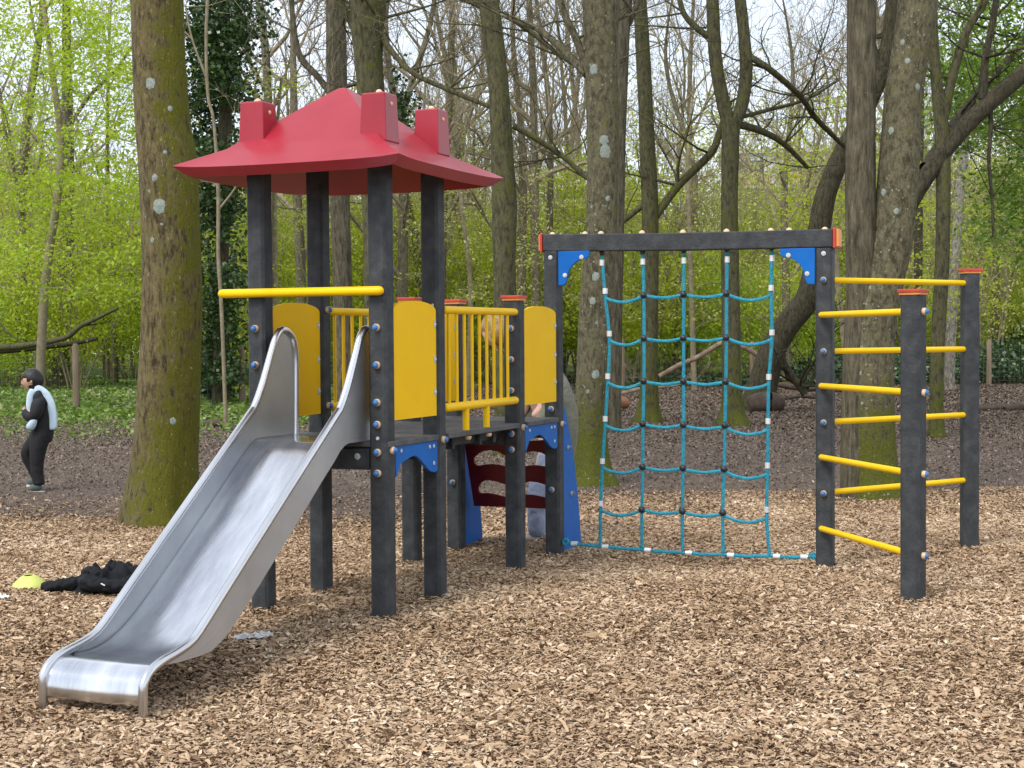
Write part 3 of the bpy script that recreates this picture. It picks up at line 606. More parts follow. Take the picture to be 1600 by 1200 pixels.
# the wood beyond, which reads as one mass
n = 330000
Y = rng.uniform(72, 98, n); X = rng.uniform(-.45, .45, n)*Y; Z = rng.beta(1.1, 1.8, n)*18
dens = np.array([.6+1.4*noise.noise(Vector((x*.13, y*.1, z*.16))) for x, y, z in zip(X, Y, Z)])
k = rng.uniform(0, 1, n) < dens*np.clip(1.35-Z/12, .16, 1); X, Y, Z = X[k], Y[k], Z[k]
V, Fq = leaves(np.stack([X, Y, Z], 1), .26, .17, rng, .5)
o = raw('woodland', V, Fq, M['leafo'], rnd=np.repeat(rng.beta(2, 2, len(X)), 4)); tag(o, 'distant hazy green woodland closing the view', 'woodland', kind='stuff')

# leafy branches of nearer trees
def leafy_tree(label, name, trunk_pts, Y, boxes, mtl, nclu, per, ls, seed, sig=.18, group=None, flatten=.25):
    rn = np.random.default_rng(seed); r2 = random.Random(seed)
    P = pxpath(trunk_pts, Y); b = gnd_at(P[0][0], P[0][1]); P[0] = (P[0][0], P[0][1], b.z-.1, P[0][3])
    e = tree_thing(name, label, tuple(b), group); vs, fs = trunk_mesh(local(P, b), 10, .05, .3, 0, seed)
    mb = MB(); mb.add(vs, fs); mb.build('trunk', M['twig'], e, angle=80)
    pts = []; cl = []; br = MB(); Q = spline(local(P, b), 5)
    for (x0, y0, x1, y1, d0, d1, wgt) in boxes:
        for _ in range(int(nclu*wgt)):
            x, y, YY = rn.uniform(x0, x1), rn.uniform(y0, y1), Y+rn.uniform(d0, d1)
            c = atY(x, y, YY)-b
            if noise.noise(Vector((c.x*.8+seed, c.y*.8, c.z*1.1))) < .0: continue
            k = int(per*rn.uniform(.3, 1.7)); s = sig*rn.uniform(.6, 1.6)
            pts.append(np.array(c)+rn.normal(size=(k, 3))*np.array([s, s, s*flatten]))
            cl.append(c)
    nodes = [np.array(q[:3]) for q in Q]; tr_ = np.array([q[:3] for q in Q])
    for c in sorted(cl, key=lambda c: np.min(np.sum((tr_-np.array(c))**2, 1))):
        A = np.array(nodes); d = A-np.array(c); j = int(np.argmin((d**2).sum(1)+np.maximum(0, d[:, 2])*1.5)); a_ = Vector(nodes[j]); ln_ = (c-a_).length
        m_ = a_.lerp(c, .5)+Vector((r2.gauss(0, .05), r2.gauss(0, .05), r2.uniform(0, .08)*ln_)); w = .0045+.0035*ln_+(.012 if j < len(Q) else 0)*min(1, ln_/3)
        br.tube([a_, m_, c], [w, w*.75, .0035], 4, caps=False); nodes += [np.array(m_), np.array(c)]
    P = np.concatenate(pts); V, Fq = leaves(P, ls, ls*.62, rn, 1.4)
    br.build('branch', M['twig'], e, smooth=False)
    raw('foliage', V, Fq, mtl, e, rnd=np.repeat(rn.beta(2, 2, len(P)), 4))
    return e
def gnd_at(x, y): return Vector((x, y, ground_h(x, y)))
leafy_tree('bright leafed young tree filling the upper left corner', 'leafy_tree', [(60, 610, 16), (70, 450, 14), (95, 250, 12), (80, 100, 9), (60, -60, 7)], 30,
    [(-60, -60, 230, 130, -4, 4, .42), (-60, 100, 240, 300, -4, 4, .4), (-60, 280, 230, 470, -4, 3, .33)], M['leaf2'], 1300, 30, .088, 301, .26)
leafy_tree('dark leafed spreading tree in the upper right corner', 'leafy_tree', [(1640, 610, 30), (1640, 400, 26), (1660, 200, 20), (1660, -60, 14)], 25,
    [(1480, -60, 1700, 120, -3, 4, .34), (1470, 100, 1700, 240, -3, 4, .32), (1540, 220, 1720, 420, -2, 4, .2)], M['leafg'], 2100, 30, .085, 302, .22)
leafy_tree('fresh leafed sapling behind the leaning trunk', 'leafy_tree', [(1330, 600, 10), (1310, 450, 9), (1300, 300, 8), (1310, 150, 5)], 34,
    [(1215, 150, 1370, 320, -3, 3, .3), (1230, 300, 1460, 480, -3, 3, .35), (1440, 250, 1600, 520, -2, 6, .25)], M['leaf'], 700, 22, .085, 303, .22)
leafy_tree('thin sapling with fresh leaves behind the roof left side', 'leafy_tree', [(440, 600, 10), (430, 450, 9), (430, 250, 7), (440, 120, 4)], 33,
    [(385, 110, 560, 260, -3, 3, .22), (370, 330, 500, 620, -2, 4, .25)], M['leaf'], 650, 20, .08, 304, .22)
leafy_tree('pale leafed sapling between the tower and the net', 'leafy_tree', [(730, 610, 9), (735, 450, 8), (720, 300, 6), (730, 230, 4)], 36,
    [(610, 230, 780, 470, -3, 3, .26), (795, 260, 1000, 480, -3, 3, .3)], M['leafo'], 800, 20, .08, 305, .22)

leafy_tree('airy sapling in small pale leaf seen above and through the net', 'leafy_tree', [(1085, 600, 9), (1080, 450, 8), (1075, 250, 6), (1085, 120, 4)], 39,
    [(950, 160, 1240, 330, -4, 3, .3), (950, 300, 1260, 500, -4, 3, .36)], M['leafo'], 900, 18, .08, 306, .26)
leafy_tree('airy sapling in pale leaf between the furrowed and the knobbly trunk', 'leafy_tree', [(670, 600, 9), (665, 450, 8), (660, 250, 6), (665, 120, 4)], 41,
    [(590, 170, 760, 330, -4, 3, .25), (380, 200, 560, 420, -4, 3, .3)], M['leafo'], 700, 18, .08, 307, .26)

# ivy on the dark trunk and along the fence
def ivy_thing(label, name, boxes, Y, mtl, n, ls, seed, kind=None, cat='ivy', depth=.6):
    rn = np.random.default_rng(seed); P = []
    for (x0, y0, x1, y1, w) in boxes:
        for _ in range(int(n*w)):
            x, y = rn.normal((x0+x1)/2, (x1-x0)/2.7), rn.uniform(y0, y1)
            c = atY(x, y, Y+rn.uniform(-depth, depth))
            if noise.noise(c*1.1+Vector((seed, 0, 0))) < -.08-.25*(kind == 'x'): continue
            P.append(c)
    P = np.array([tuple(p) for p in P]); b = np.array([P[:, 0].mean(), P[:, 1].mean(), 0]); P = P[P[:, 2] > 0]-b
    V, Fq = leaves(P, ls, ls*.85, rn, .2)
    o = raw(name, V, Fq, mtl, rnd=np.repeat(rn.beta(1.5, 2.5, len(P)), 4)); o.location = b
    return tag(o, label, cat, kind=kind)
def ivy_part(parent, boxes, Y, mtl, n, ls, seed, depth):
    o = ivy_thing(None, 'ivy', boxes, Y, mtl, n, ls, seed, None, None, depth); l = o.location.copy(); o.parent = parent; o.location = l-parent.location
ivy_part(T17, [(295, -80, 392, 60, .28), (300, 40, 380, 180, .26), (300, 160, 366, 330, .24), (308, 320, 372, 480, .2), (315, 470, 368, 600, .16)], 32, M['ivy'], 34000, .10, 311, 1.3)
ivy_part(T5, [(570, 150, 640, 260, .2), (612, 80, 640, 200, .1)], 20.5, M['ivy'], 5000, .07, 313, .3)
def bush(label, cx, cy, w, h, Y, mtl, ncl, per, ls, seed, name='bush'):
    b = gnd(cx, cy) if Y is None else gnd_at(atY(cx, cy, Y).x, Y)
    s = b.y/F; rn = np.random.default_rng(seed); Rx, Rz = w*s/2, h*s*.55
    pe, ks = shrub_proto(seed, mtl, label, Rx, Rz, h*s*.5, ncl, per, ls, None, name, M['twig'])
    pe.location = b; return pe
bush('glossy blue green evergreen bush left of the tower by a fence post', 342, 618, 70, 85, 33, M['ivyr'], 90, 24, .13, 321)
rb = random.Random(5)
P = []
rn = np.random.default_rng(9)
for i in range(30000):
    x = rn.uniform(900, 1680); Y = rn.uniform(41.5, 45.5)
    X = (x-800)/F*Y; top = (.25+.55*sst(1150, 1260, x)+.6*sst(1440, 1560, x))*(1+.6*noise.noise(Vector((X*.5, Y*.5, 4))))
    z = ground_h(X, Y)+rn.uniform(0, 1)**.6*top*math.sin(math.pi*min(1, max(0, (Y-41)/5)))
    P.append((X, Y, z))
P = np.array(P); V, Fq = leaves(P, .12, .1, rn, .6)
o = raw('ivy_bank', V, Fq, M['ivyr'], rnd=np.repeat(rn.beta(1.6, 2.2, len(P)), 4)); tag(o, 'low dark bank of ivy and bramble along the back fence', 'ivy', kind='stuff')

# fallen wood
def log_thing(label, pts, Y, mtl, seed, name='fallen_branch', cat='branch', lump=.1, twigs=0):
    P = pxpath(pts, Y); b = Vector((P[0][0], P[0][1], ground_h(P[0][0], P[0][1]))); e_ = local(P, b)
    vs, fs = trunk_mesh(e_, 12, lump, 0, None, seed); fs.append(tuple(range(11, -1, -1))); mb = MB(); mb.add(vs, fs); rn = random.Random(seed)
    for k in range(twigs):
        q = e_[rn.randrange(1, len(e_))]; grow(mb, rn, q[:3], (rn.gauss(0, 1), rn.gauss(0, .5), rn.uniform(0, 1)), max(.008, q[3]*.4), rn.uniform(.5, 1.4), 1, 3, 4, kids_=[3, 3, 3])
    o = mb.build(name, mtl, angle=70); o.location = b; return tag(o, label, cat)
log_thing('long broken branch crossing in front of the lone brown trunk', [(-60, 548, 10), (0, 543, 11), (40, 540, 10), (100, 528, 9), (125, 510, 8), (150, 498, 7), (185, 481, 4)], 40, M['bk_d'], 401, twigs=3)
log_thing('lower broken branch ending left of the mossy trunk', [(-60, 546, 9), (0, 548, 10), (60, 543, 9), (110, 537, 8), (152, 529, 6)], 40.6, M['bk_e'], 402)
log_thing('pale dead branch leaning between the net trunks', [(1030, 588, 8), (1062, 570, 8), (1090, 558, 8), (1130, 535, 8), (1150, 538, 7), (1175, 550, 8), (1190, 560, 6)], 29, M['dead'], 403)
log_thing('dark round log on its side under the leaning trunk', [(1170, 633, 22), (1182, 630, 30), (1205, 628, 32), (1225, 630, 20)], 27.5, M['dead2'], 404, 'log', 'log')
log_thing('long dark log lying behind the bars at the right edge', [(1528, 638, 9), (1560, 637, 10), (1600, 637, 11), (1680, 638, 10)], 27.5, M['dead2'], 405, 'log', 'log')
log_thing('short brown log on the grass left of the slide', [(318, 662, 10), (330, 661, 13), (346, 660, 12)], 24, M['dead2'], 406, 'log', 'log')
log_thing('reddish broken stump chunk behind the net left edge', [(950, 632, 14), (962, 628, 24), (975, 630, 20), (983, 634, 10)], 29, mat('red_rot', [(.3, (.14, .06, .03)), (.7, (.36, .17, .09))], 12, .9, bump=.8, bscale=20), 407, 'wood_chunk', 'wood')
log_thing('pale thin branch lying on the dirt behind the net', [(950, 618, 5), (975, 614, 6), (1000, 608, 6), (1040, 604, 4)], 33, M['dead'], 408, twigs=3)
log_thing('fallen pole lying behind the leaning trunk', [(1210, 600, 8), (1250, 606, 9), (1300, 608, 8), (1330, 609, 6)], 34, M['dead2'], 409)
log_thing('thin stick on the dirt right of the round log', [(1225, 623, 5), (1250, 620, 5), (1280, 622, 4)], 29, M['dead2'], 410)
log_thing('rotten stump poking out right of the ladder posts', [(1533, 668, 10), (1536, 660, 12), (1537, 652, 8)], 23.5, M['dead2'], 411, 'stump', 'stump')

# wire fence
fp = [(-15., 29.5), (-11.8, 29.8), (-8.55, 30.2), (-5.65, 32.2), (-2.6, 34.5), (.3, 36.8), (2.75, 38.5), (6.2, 39.8), (9.5, 40.6), (12.75, 41.2), (16, 42)]
fe = empty('wire_fence', (fp[0][0], fp[0][1], ground_h(*fp[0]))); tag(fe, 'low wire mesh fence on weathered wooden posts at the edge of the wood', 'fence')
fb = fe.location
mb = MB()
for (x0, y0), (x1, y1) in zip(fp, fp[1:]):
    n = 9
    for k in range(n):
        z = .12+.95*k/(n-1); mb.tube([(x0-fb.x, y0-fb.y, z), ((x0+x1)/2-fb.x, (y0+y1)/2-fb.y, z-.02), (x1-fb.x, y1-fb.y, z)], .0022, 3, caps=False)
    m_ = int(math.hypot(x1-x0, y1-y0)/.15)
    for k in range(m_):
        t = k/m_; mb.tube([(x0+(x1-x0)*t-fb.x, y0+(y1-y0)*t-fb.y, .12), (x0+(x1-x0)*t-fb.x, y0+(y1-y0)*t-fb.y, 1.05)], .0018, 3, caps=False)
mb.build('wire_mesh', M['wire'], fe, smooth=False)
for i, (x, y) in enumerate(fp):
    mb = MB(); h = 1.22 if i % 2 else 1.3; mb.tube([(x-fb.x, y-fb.y, -.2), (x-fb.x+.01, y-fb.y, h*.5), (x-fb.x, y-fb.y, h-.05), (x-fb.x+.01, y-fb.y, h)], [.07, .068, .064, .04], 9); mb.build('post', M['post_wood'], fe)

# flats far behind
be = empty('apartment_building', (22.2, 118, 0), R(-8)); tag(be, 'pale block of flats with ochre balconies glimpsed between the trees', 'building')
MB().box((0, 5, 7.7), (6, 4.6, 7.7)).build('wall', M['facade'], be, False)
MB().box((0, 5, 15.55), (6.3, 4.9, .15)).build('roof', M['facade'], be, False)
for fl in range(5):
    z = 2.2+fl*2.9
    MB().box((0, -.1, z-1.05), (6.2, .55, .12)).build('balcony_slab', M['facade'], be, False)
    for k in range(3):
        x = -4+4*k
        MB().box((x, -.62, z-.45), (1.75, .04, .45)).build('balcony_panel', M['ochre'], be, False)
        w = MB().box((x, .33, z+.2), (1.3, .06, .95)).build('window', M['white'], be, False)
        MB().box((x-.62, .25, z+.2), (.56, .02, .85)).box((x+.62, .25, z+.2), (.56, .02, .85)).build('pane', M['glass'], w, False)

# ================================================================ PLAYGROUND STRUCTURE (local x = across, y = away, z = up)
BX, BY, YAW = -.6333, 7.5, .3915
pg = empty('play_structure', (BX, BY, 0), -YAW)
tag(pg, 'play tower with red roof, steel slide, climbing net and yellow rung ladder', 'play structure')
def part(mb, name, m, parent=pg, bevel=0, smooth=True, label=None, angle=35):
    o = mb.build(name, m, parent, smooth, bevel, angle)
    if label: o['label'] = label
    return o
def loc_of(P):   # world point -> structure's own frame
    x, y = P[0]-BX, P[1]-BY; s, c = math.sin(YAW), math.cos(YAW)
    return Vector((x*c-y*s, x*s+y*c, P[2]))
w2 = .049
def post(v, u, zb, zt, cap=True, rot=0, lean=(0, 0), wid=w2):
    c_ = .013; w = wid; o8 = [(w-c_, -w), (w, -w+c_), (w, w-c_), (w-c_, w), (-w+c_, w), (-w, w-c_), (-w, -w+c_), (-w+c_, -w)]
    ca, sa = math.cos(rot), math.sin(rot)
    fn = lambda a, b, t: (v+a*ca-b*sa+lean[0]*(t-1), u+a*sa+b*ca+lean[1]*(t-1), t)
    mb = MB(); n = 6; vs = []; fs = []
    for k in range(n+1):
        t = zb+(zt-zb)*k/n; vs += [fn(a, b, t) for a, b in o8]
    fs = [(k*8+j, k*8+(j+1) % 8, (k+1)*8+(j+1) % 8, (k+1)*8+j) for k in range(n) for j in range(8)]+[tuple(range(7, -1, -1)), tuple(n*8+j for j in range(8))]
    mb.add(vs, fs); o = part(mb, 'post', M['plastic'], angle=30)
    if cap:
        q = .061; x, y = v+lean[0]*(zt-1), u+lean[1]*(zt-1); rt = Matrix.Rotation(rot, 3, 'Z')
        MB().box((x, y, zt+.007), (q-.006, q-.006, .007), rt).build('cap_base', M['orange'], o, False, .002)
        MB().box((x, y, zt+.021), (q, q, .0085), rt).build('post_cap', M['cap'], o, False, .003)
    return o
def bolt(parent, p, d, s=1.):
    p = Vector(p); d = Vector(d).normalized()
    b = MB().lathe(p, d, [(-.002, .0185*s), (.012*s, .0185*s), (.017*s, .016*s), (.018*s, .013*s)], 14).build('bolt_collar', M['cream'], parent)
    MB().lathe(p+d*.0182*s, d, [(-.004*s, .0155*s), (.004*s, .0152*s), (.010*s, .011*s), (.013*s, .004*s)], 12).build('bolt_cap', M['bluecap'], parent)
def plug(parent, p, d, r=.013):
    MB().lathe(p, d, [(-.002, r), (.003, r), (.0045, r*.8)], 14).build('plug', M['plug'], parent)
U0, U1, U2, U3, V0, V1, VI = 0, .59, 1.70, 2.35, -.68, 0, 1.70
lean = (.004, 0)
pA = post(V0, U0, -.25, 2.40, False); pB = post(V1, U0, -.25, 2.40, False); pC = post(V0, U1, -.25, 2.40, False); pD = post(V1, U1, -.25, 2.40, False)
pE = post(V0, U2, -.25, 1.645); pG = post(V1, U2, -.25, 1.645); pF = post(V0, U3, -.25, 1.645); pH = post(V1, U3, -.25, 1.966, False); pI = post(VI, U3, -.25, 1.938, False)
Z1, Z2, Z3, Z5, Z6 = 1.482, 1.30, 1.119, .877, .776
ff = (0, -1, 0); rf = (1, 0, 0)
for z in (Z1, Z2): bolt(pA, (V0, U0-w2, z), ff)
for z in (Z1, Z2, Z3, 1.012, Z5, Z6): bolt(pB, (V1, U0-w2, z), ff)
plug(pB, (V1, U0-w2, .945), ff, .009)
bolt(pB, (V1+w2, U0, .885), rf); bolt(pD, (V1+w2, U1, .90), rf); bolt(pG, (V1+w2, U2, .90), rf); bolt(pH, (V1+w2, U3, .885), rf)
for z in (Z1, Z2, Z3, .866, .772): bolt(pG, (V1, U2-w2, z), ff)
for z in (.98, .475): bolt(pH, (V1, U3-w2, z), ff)
bolt(pF, (V0, U3-w2, .5), ff); bolt(pC, (V0+w2, U1, 1.585), rf); bolt(pC, (V0+w2, U1, 1.07), rf)
plug(pD, (V1+.02, U1-w2, 1.60), ff, .008)
# decks
for (u0, u1, v0, v1) in ((-.035, .532, -.735, .056), (.648, 1.643, -.735, .058), (1.757, 2.285, -.735, .057)):
    part(MB().box(((v0+v1)/2, (u0+u1)/2, .915), ((v1-v0)/2, (u1-u0)/2, .014)), 'deck_panel', M['deck'], bevel=.004, smooth=False)
part(MB().box((-.34, .59, .912), (.285, .058, .013)), 'deck_panel', M['deck'], smooth=False)
part(MB().box((-.34, 1.70, .912), (.285, .057, .013)), 'deck_panel', M['deck'], smooth=False)
b1 = part(MB().box((-.34, -.02, .842), (.288, .022, .052)), 'cross_beam', M['plastic'], bevel=.004, smooth=False)
plug(b1, (-.115, -.042, .855), ff, .016); plug(b1, (-.56, -.042, .855), ff, .016)
for u in (.59, 1.70, 2.35): part(MB().box((-.34, u, .845), (.288, .022, .05)), 'cross_beam', M['plastic'], bevel=.004, smooth=False)
for v in (-.62, -.09):
    part(MB().box((v, 1.145, .868), (.02, .49, .03)), 'bridge_beam', M['plastic'], bevel=.003, smooth=False)
for u in (.93, 1.3, 1.5): part(MB().box((-.34, u, .86), (.297, .02, .036)), 'bridge_beam', M['plastic'], bevel=.003, smooth=False)
# arched yellow panels
def yellow_panel(v, u0, u1):
    mid, hw = (u0+u1)/2, (u1-u0)/2; n = 22
    ol = [(u0, 1.028), (u1, 1.028)]+[(mid+hw*math.cos(math.pi*(.0+k/n)), 1.565+.052*math.sin(math.pi*k/n)**.85) for k in range(n+1)]
    o = part(MB().prism(ol, lambda a, b, t: (v+t, a, b), -.009, .009), 'yellow_panel', M['yellow'], bevel=.004, angle=50)
    s = 1 if v > -.3 else 1
    for z in (1.15, 1.32, 1.5):
        MB().box((v+.0105*s, u1-.018, z), (.0022, .012, .017)).build('bracket', M['plug'], o, False, .003)
        MB().lathe((v+.012*s, u1-.018, z), (s, 0, 0), [(0, .007), (.003, .007), (.006, .004)], 8).build('bracket_bolt', M['ferrule'], o)
for v in (.03, -.655):
    for u0, u1 in ((.053, .539), (1.753, 2.288)): yellow_panel(v, u0, u1)
# blue arch plates
def blue_arch(v, u0, u1, s=1):
    Lw = u1-u0; ol = [(u0, .898)]
    arch = [(0, .752), (.05, .775), (.11, .805), (.2, .826), (.3, .838), (.42, .842), (.55, .83), (.66, .80), (.76, .765), (.85, .745), (.93, .738), (1, .742)]
    arch = [(0, .748)]+[(.02+.10*k/5, .752+.06*(k/5)) for k in range(6)]+[(.12+.5*k/8, .812+.034*math.sin(math.pi*(k/8)*.5+.0)) for k in range(1, 5)]+[(.44+.3*k/8, .838-.075*(k/8)**1.4) for k in range(0, 9)]+[(.82, .745), (.9, .736), (.97, .738), (1, .745)]
    ol = [(u0+Lw*a, b) for a, b in spline_2d(arch)]+[(u1, .900), (u0, .900)]
    o = part(MB().prism(ol, lambda a, b, t: (v+t, a, b), -.008, .008), 'arch_panel', M['blue'], bevel=.003, angle=50)
    for (a, z) in ((.12, .875), (.80, .873), (.9, .873), (.9, .785)): plug(o, (v+.008, u0+Lw*a, z), (1, 0, 0), .010)
def spline_2d(p):
    out = []
    for q in p:
        if not out or abs(q[0]-out[-1][0])+abs(q[1]-out[-1][1]) > 1e-4: out.append(q)
    return [tuple(q) for q in out]
for v in (.036, -.70):
    blue_arch(v, .056, .536); blue_arch(v, 1.757, 2.291)
# railings on the bridge
def railing(v):
    e = MB().rod((v, .648, 1.577), (v, 1.655, 1.577), .021); o = part(e, 'railing', M['rung'])
    MB().rod((v, .648, 1.062), (v, 1.655, 1.062), .023).build('lower_rail', M['rung'], o)
    for k in range(9):
        u = .715+.101*k; MB().tube([(v, u, 1.07), (v, u, 1.57)], .0095, 8).build('bar', M['rung'], o)
    for u in (.93, 1.21): MB().tube([(v, u, .9295), (v, u, 1.05)], .0185, 12).build('support', M['rung'], o); MB().lathe((v+.012, u, .897), (0, 0, -1), [(0, .018), (.012, .018), (.02, .012)], 12).build('support_nut', M['cream'], o)
railing(.03); railing(-.655)
# yellow bar over the slide
part(MB().rod((-.875, -.075, 1.659), (.05, -.075, 1.659), .0225, 18), 'grab_bar', M['rung'])
# roof
cx, cu = -.36, .31
def ring(h, z, jit=0): return [(cx+sx*h, cu+sy*h, z) for sx, sy in ((-1, -1), (1, -1), (1, 1), (-1, 1))]
prof = [(.575, 2.228), (.612, 2.262), (.620, 2.270), (.612, 2.276), (.43, 2.375), (.40, 2.402), (.025, 2.705), (.0, 2.712)]
def roof_mesh():
    vs = []; m = 12
    for h, z in prof:
        for s in range(4):
            x0, y0 = ((-1, -1), (1, -1), (1, 1), (-1, 1))[s]; x1, y1 = ((1, -1), (1, 1), (-1, 1), (-1, -1))[s]
            for k in range(m):
                t = k/m; sag = .006*math.sin(math.pi*t) if h > .55 else 0; lift = .010*(abs(2*t-1)**8) if h > .55 else 0
                vs.append((cx+(x0+(x1-x0)*t)*h, cu+(y0+(y1-y0)*t)*h, z-sag+lift))
    n = 4*m; K = len(prof)
    fs = [(i*n+j, i*n+(j+1) % n, (i+1)*n+(j+1) % n, (i+1)*n+j) for i in range(K-1) for j in range(n)]
    # inner shell
    inn = [(.57, 2.227), (.50, 2.275), (.30, 2.44), (.02, 2.67)]
    b = len(vs)
    for h, z in inn:
        for s in range(4):
            x0, y0 = ((-1, -1), (1, -1), (1, 1), (-1, 1))[s]; x1, y1 = ((1, -1), (1, 1), (-1, 1), (-1, -1))[s]
            for k in range(m):
                t = k/m; sag = .006*math.sin(math.pi*t) if h > .55 else 0; lift = .010*(abs(2*t-1)**8) if h > .55 else 0
                vs.append((cx+(x0+(x1-x0)*t)*h, cu+(y0+(y1-y0)*t)*h, z-sag+lift))
    fs += [(b+i*n+(j+1) % n, b+i*n+j, b+(i+1)*n+j, b+(i+1)*n+(j+1) % n) for i in range(3) for j in range(n)]
    fs += [(j, b+j, b+(j+1) % n, (j+1) % n) for j in range(n)]
    return vs, fs
vs, fs = roof_mesh(); rf_ = part(MB().add(vs, fs), 'roof', M['red'], angle=14)
for (v, u) in ((V0, U0), (V1, U0), (V1, U1), (V0, U1)):
    sx = -1 if v < -.3 else 1; sy = -1 if u < .3 else 1
    mb = MB(); vs = []
    hb, ht = .073, .064
    for z, h in ((2.375, hb), (2.385, hb), (2.604, ht), (2.612, ht-.004)):
        vs += [(v-sx*.0+a*h, u+b*h, z) for a, b in ((-1, -1), (1, -1), (1, 1), (-1, 1))]
    fs = [(i*4+j, i*4+(j+1) % 4, (i+1)*4+(j+1) % 4, (i+1)*4+j) for i in range(3) for j in range(4)]+[(12, 13, 14, 15), (3, 2, 1, 0)]
    c_ = mb.add(vs, fs).build('chimney', M['red'], rf_, False, .005)
    o_ = MB().ball((v, u, 2.617), .018, 12).build('knob', M['cream'], rf_)
    o_ = MB().ball((v+sx*ht*0+ht*.98, u, 2.56), .012, 10).build('knob', M['cream'], rf_)

# slide
sv0, sv1 = -.55, -.08
top = [(.112, .935), (.117, 1.15), (.117, 1.34), (.095, 1.425), (.045, 1.465), (-.02, 1.474), (-.075, 1.43), (-.125, 1.345), (-.20, 1.21), (-.275, 1.105), (-.34, 1.055), (-.705, .797), (-1.031, .565), (-1.283, .386), (-1.47, .252), (-1.54, .218), (-1.62, .2), (-1.72, .185), (-1.79, .165), (-1.83, .135), (-1.845, .09), (-1.843, -.1)]
tops2 = [tuple(p) for p in spline([p+(0,) for p in top], 4)]
sl_ = None
flo = [(.1, .942), (-.05, .942), (-.24, .942), (-.30, .925), (-.40, .862), (-.70, .645), (-1.0, .43), (-1.2, .295), (-1.33, .22), (-1.45, .176), (-1.56, .162), (-1.66, .168), (-1.74, .176), (-1.79, .165), (-1.83, .13), (-1.846, .08), (-1.846, .035)]
flo2 = [tuple(p) for p in spline([p+(0,) for p in flo], 5)]
mb = MB(); vs = []; fs = []; nvv = 33
for (u, z, _) in flo2:
    for k in range(nvv):
        t = k/(nvv-1); v = sv0+(sv1-sv0)*t; fil = .010*max(0, 1-min(t, 1-t)*(sv1-sv0)/.012)**2
        if z < .2 and u < -1.7: fil *= .2
        vs.append((v, u, z+fil+.004*math.sin(math.pi*t)*-1))
K = len(flo2)
fs = [(i*nvv+j, i*nvv+j+1, (i+1)*nvv+j+1, (i+1)*nvv+j) for i in range(K-1) for j in range(nvv-1)]
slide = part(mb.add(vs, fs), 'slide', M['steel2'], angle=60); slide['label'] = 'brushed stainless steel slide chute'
so_ = slide.modifiers.new('thick', 'SOLIDIFY'); so_.thickness = .003; so_.offset = -1
def zfloor(u):
    pts = sorted((a, b) for a, b, _ in flo2 if True)
    us_ = [p[0] for p in pts]; zs_ = [p[1] for p in pts]; return float(np.interp(u, us_, zs_))
def ztop(u):
    pts = sorted((a, b) for a, b, _ in tops2 if b > .2 or a < -1.5)
    return float(np.interp(u, [p[0] for p in pts if True], [p[1] for p in pts]))
for v, sgn in ((sv0, -1), (sv1, 1)):
    seam = MB(); vs = []; fs = []
    UU = [.112, .08, .04, 0, -.04, -.08, -.12, -.16, -.2, -.24, -.28, -.34, -.45, -.6, -.8, -1., -1.15, -1.28, -1.38, -1.47, -1.54, -1.62, -1.70, -1.76]
    for u in UU:
        tp = 1.33 if u > .11 else ztop(u)
        lo = (.93 if u > -.22 else zfloor(u)-.045*sst(-1.55, -1.3, u)-.005)
        if -.34 < u <= -.22: lo = .93-(-.22-u)/.12*.06
        vs += [(v, u, tp), (v, u, (tp+lo)/2), (v, u, lo)]
    fs = [(i*3+j, i*3+j+1, (i+1)*3+j+1, (i+1)*3+j) for i in range(len(UU)-1) for j in range(2)]
    sw = seam.add(vs, fs).build('side_wall', M['steel3'], slide, False); m_ = sw.modifiers.new('t', 'SOLIDIFY'); m_.thickness = .003; m_.offset = 0
    MB().tube([(v, a, b) for a, b, _ in tops2], .0185, 14).build('hand_rail', M['steel'], slide, angle=70)

# overhead beam, caps, gussets, net
bm_ = MB(); vs = []
zL, zR = 2.072, 2.046
for (v, zt) in ((-.052, zL), (.8, (zL+zR)/2-.006), (1.752, zR)):
    for du, dz in ((-.05, -.105), (.05, -.105), (.05, 0), (-.05, 0)): vs.append((v, U3+du, zt+dz))
fs = [(i*4+j, i*4+(j+1) % 4, (i+1)*4+(j+1) % 4, (i+1)*4+j) for i in range(2) for j in range(4)]+[(3, 2, 1, 0), (8, 9, 10, 11)]
beam = part(bm_.add(vs, fs), 'top_beam', M['plastic'], bevel=.006, smooth=False)
MB().box((-.062, U3, zL-.052), (.008, .055, .058)).build('end_cap', M['cap'], beam, False, .003)
MB().box((-.075, U3, zL-.052), (.004, .048, .05)).build('end_cap_rim', M['orange'], beam, False, .002)
MB().box((1.763, U3, zR-.052), (.009, .055, .058)).build('end_cap', M['cap'], beam, False, .003)
MB().box((1.780, U3, zR-.052), (.007, .048, .05)).build('end_cap_rim', M['orange'], beam, False, .002)
def zb(v): return zL+(zR-zL)*(v+.05)/1.8
for v in (0, .215, .32, .585, .844, 1.113, 1.381, 1.49, 1.70):
    MB().lathe((v, U3-.01, zb(v)-.006), (0, 0, 1), [(0, .019), (.010, .018), (.018, .011), (.021, .003)], 12).build('beam_bolt', M['cream'], beam)
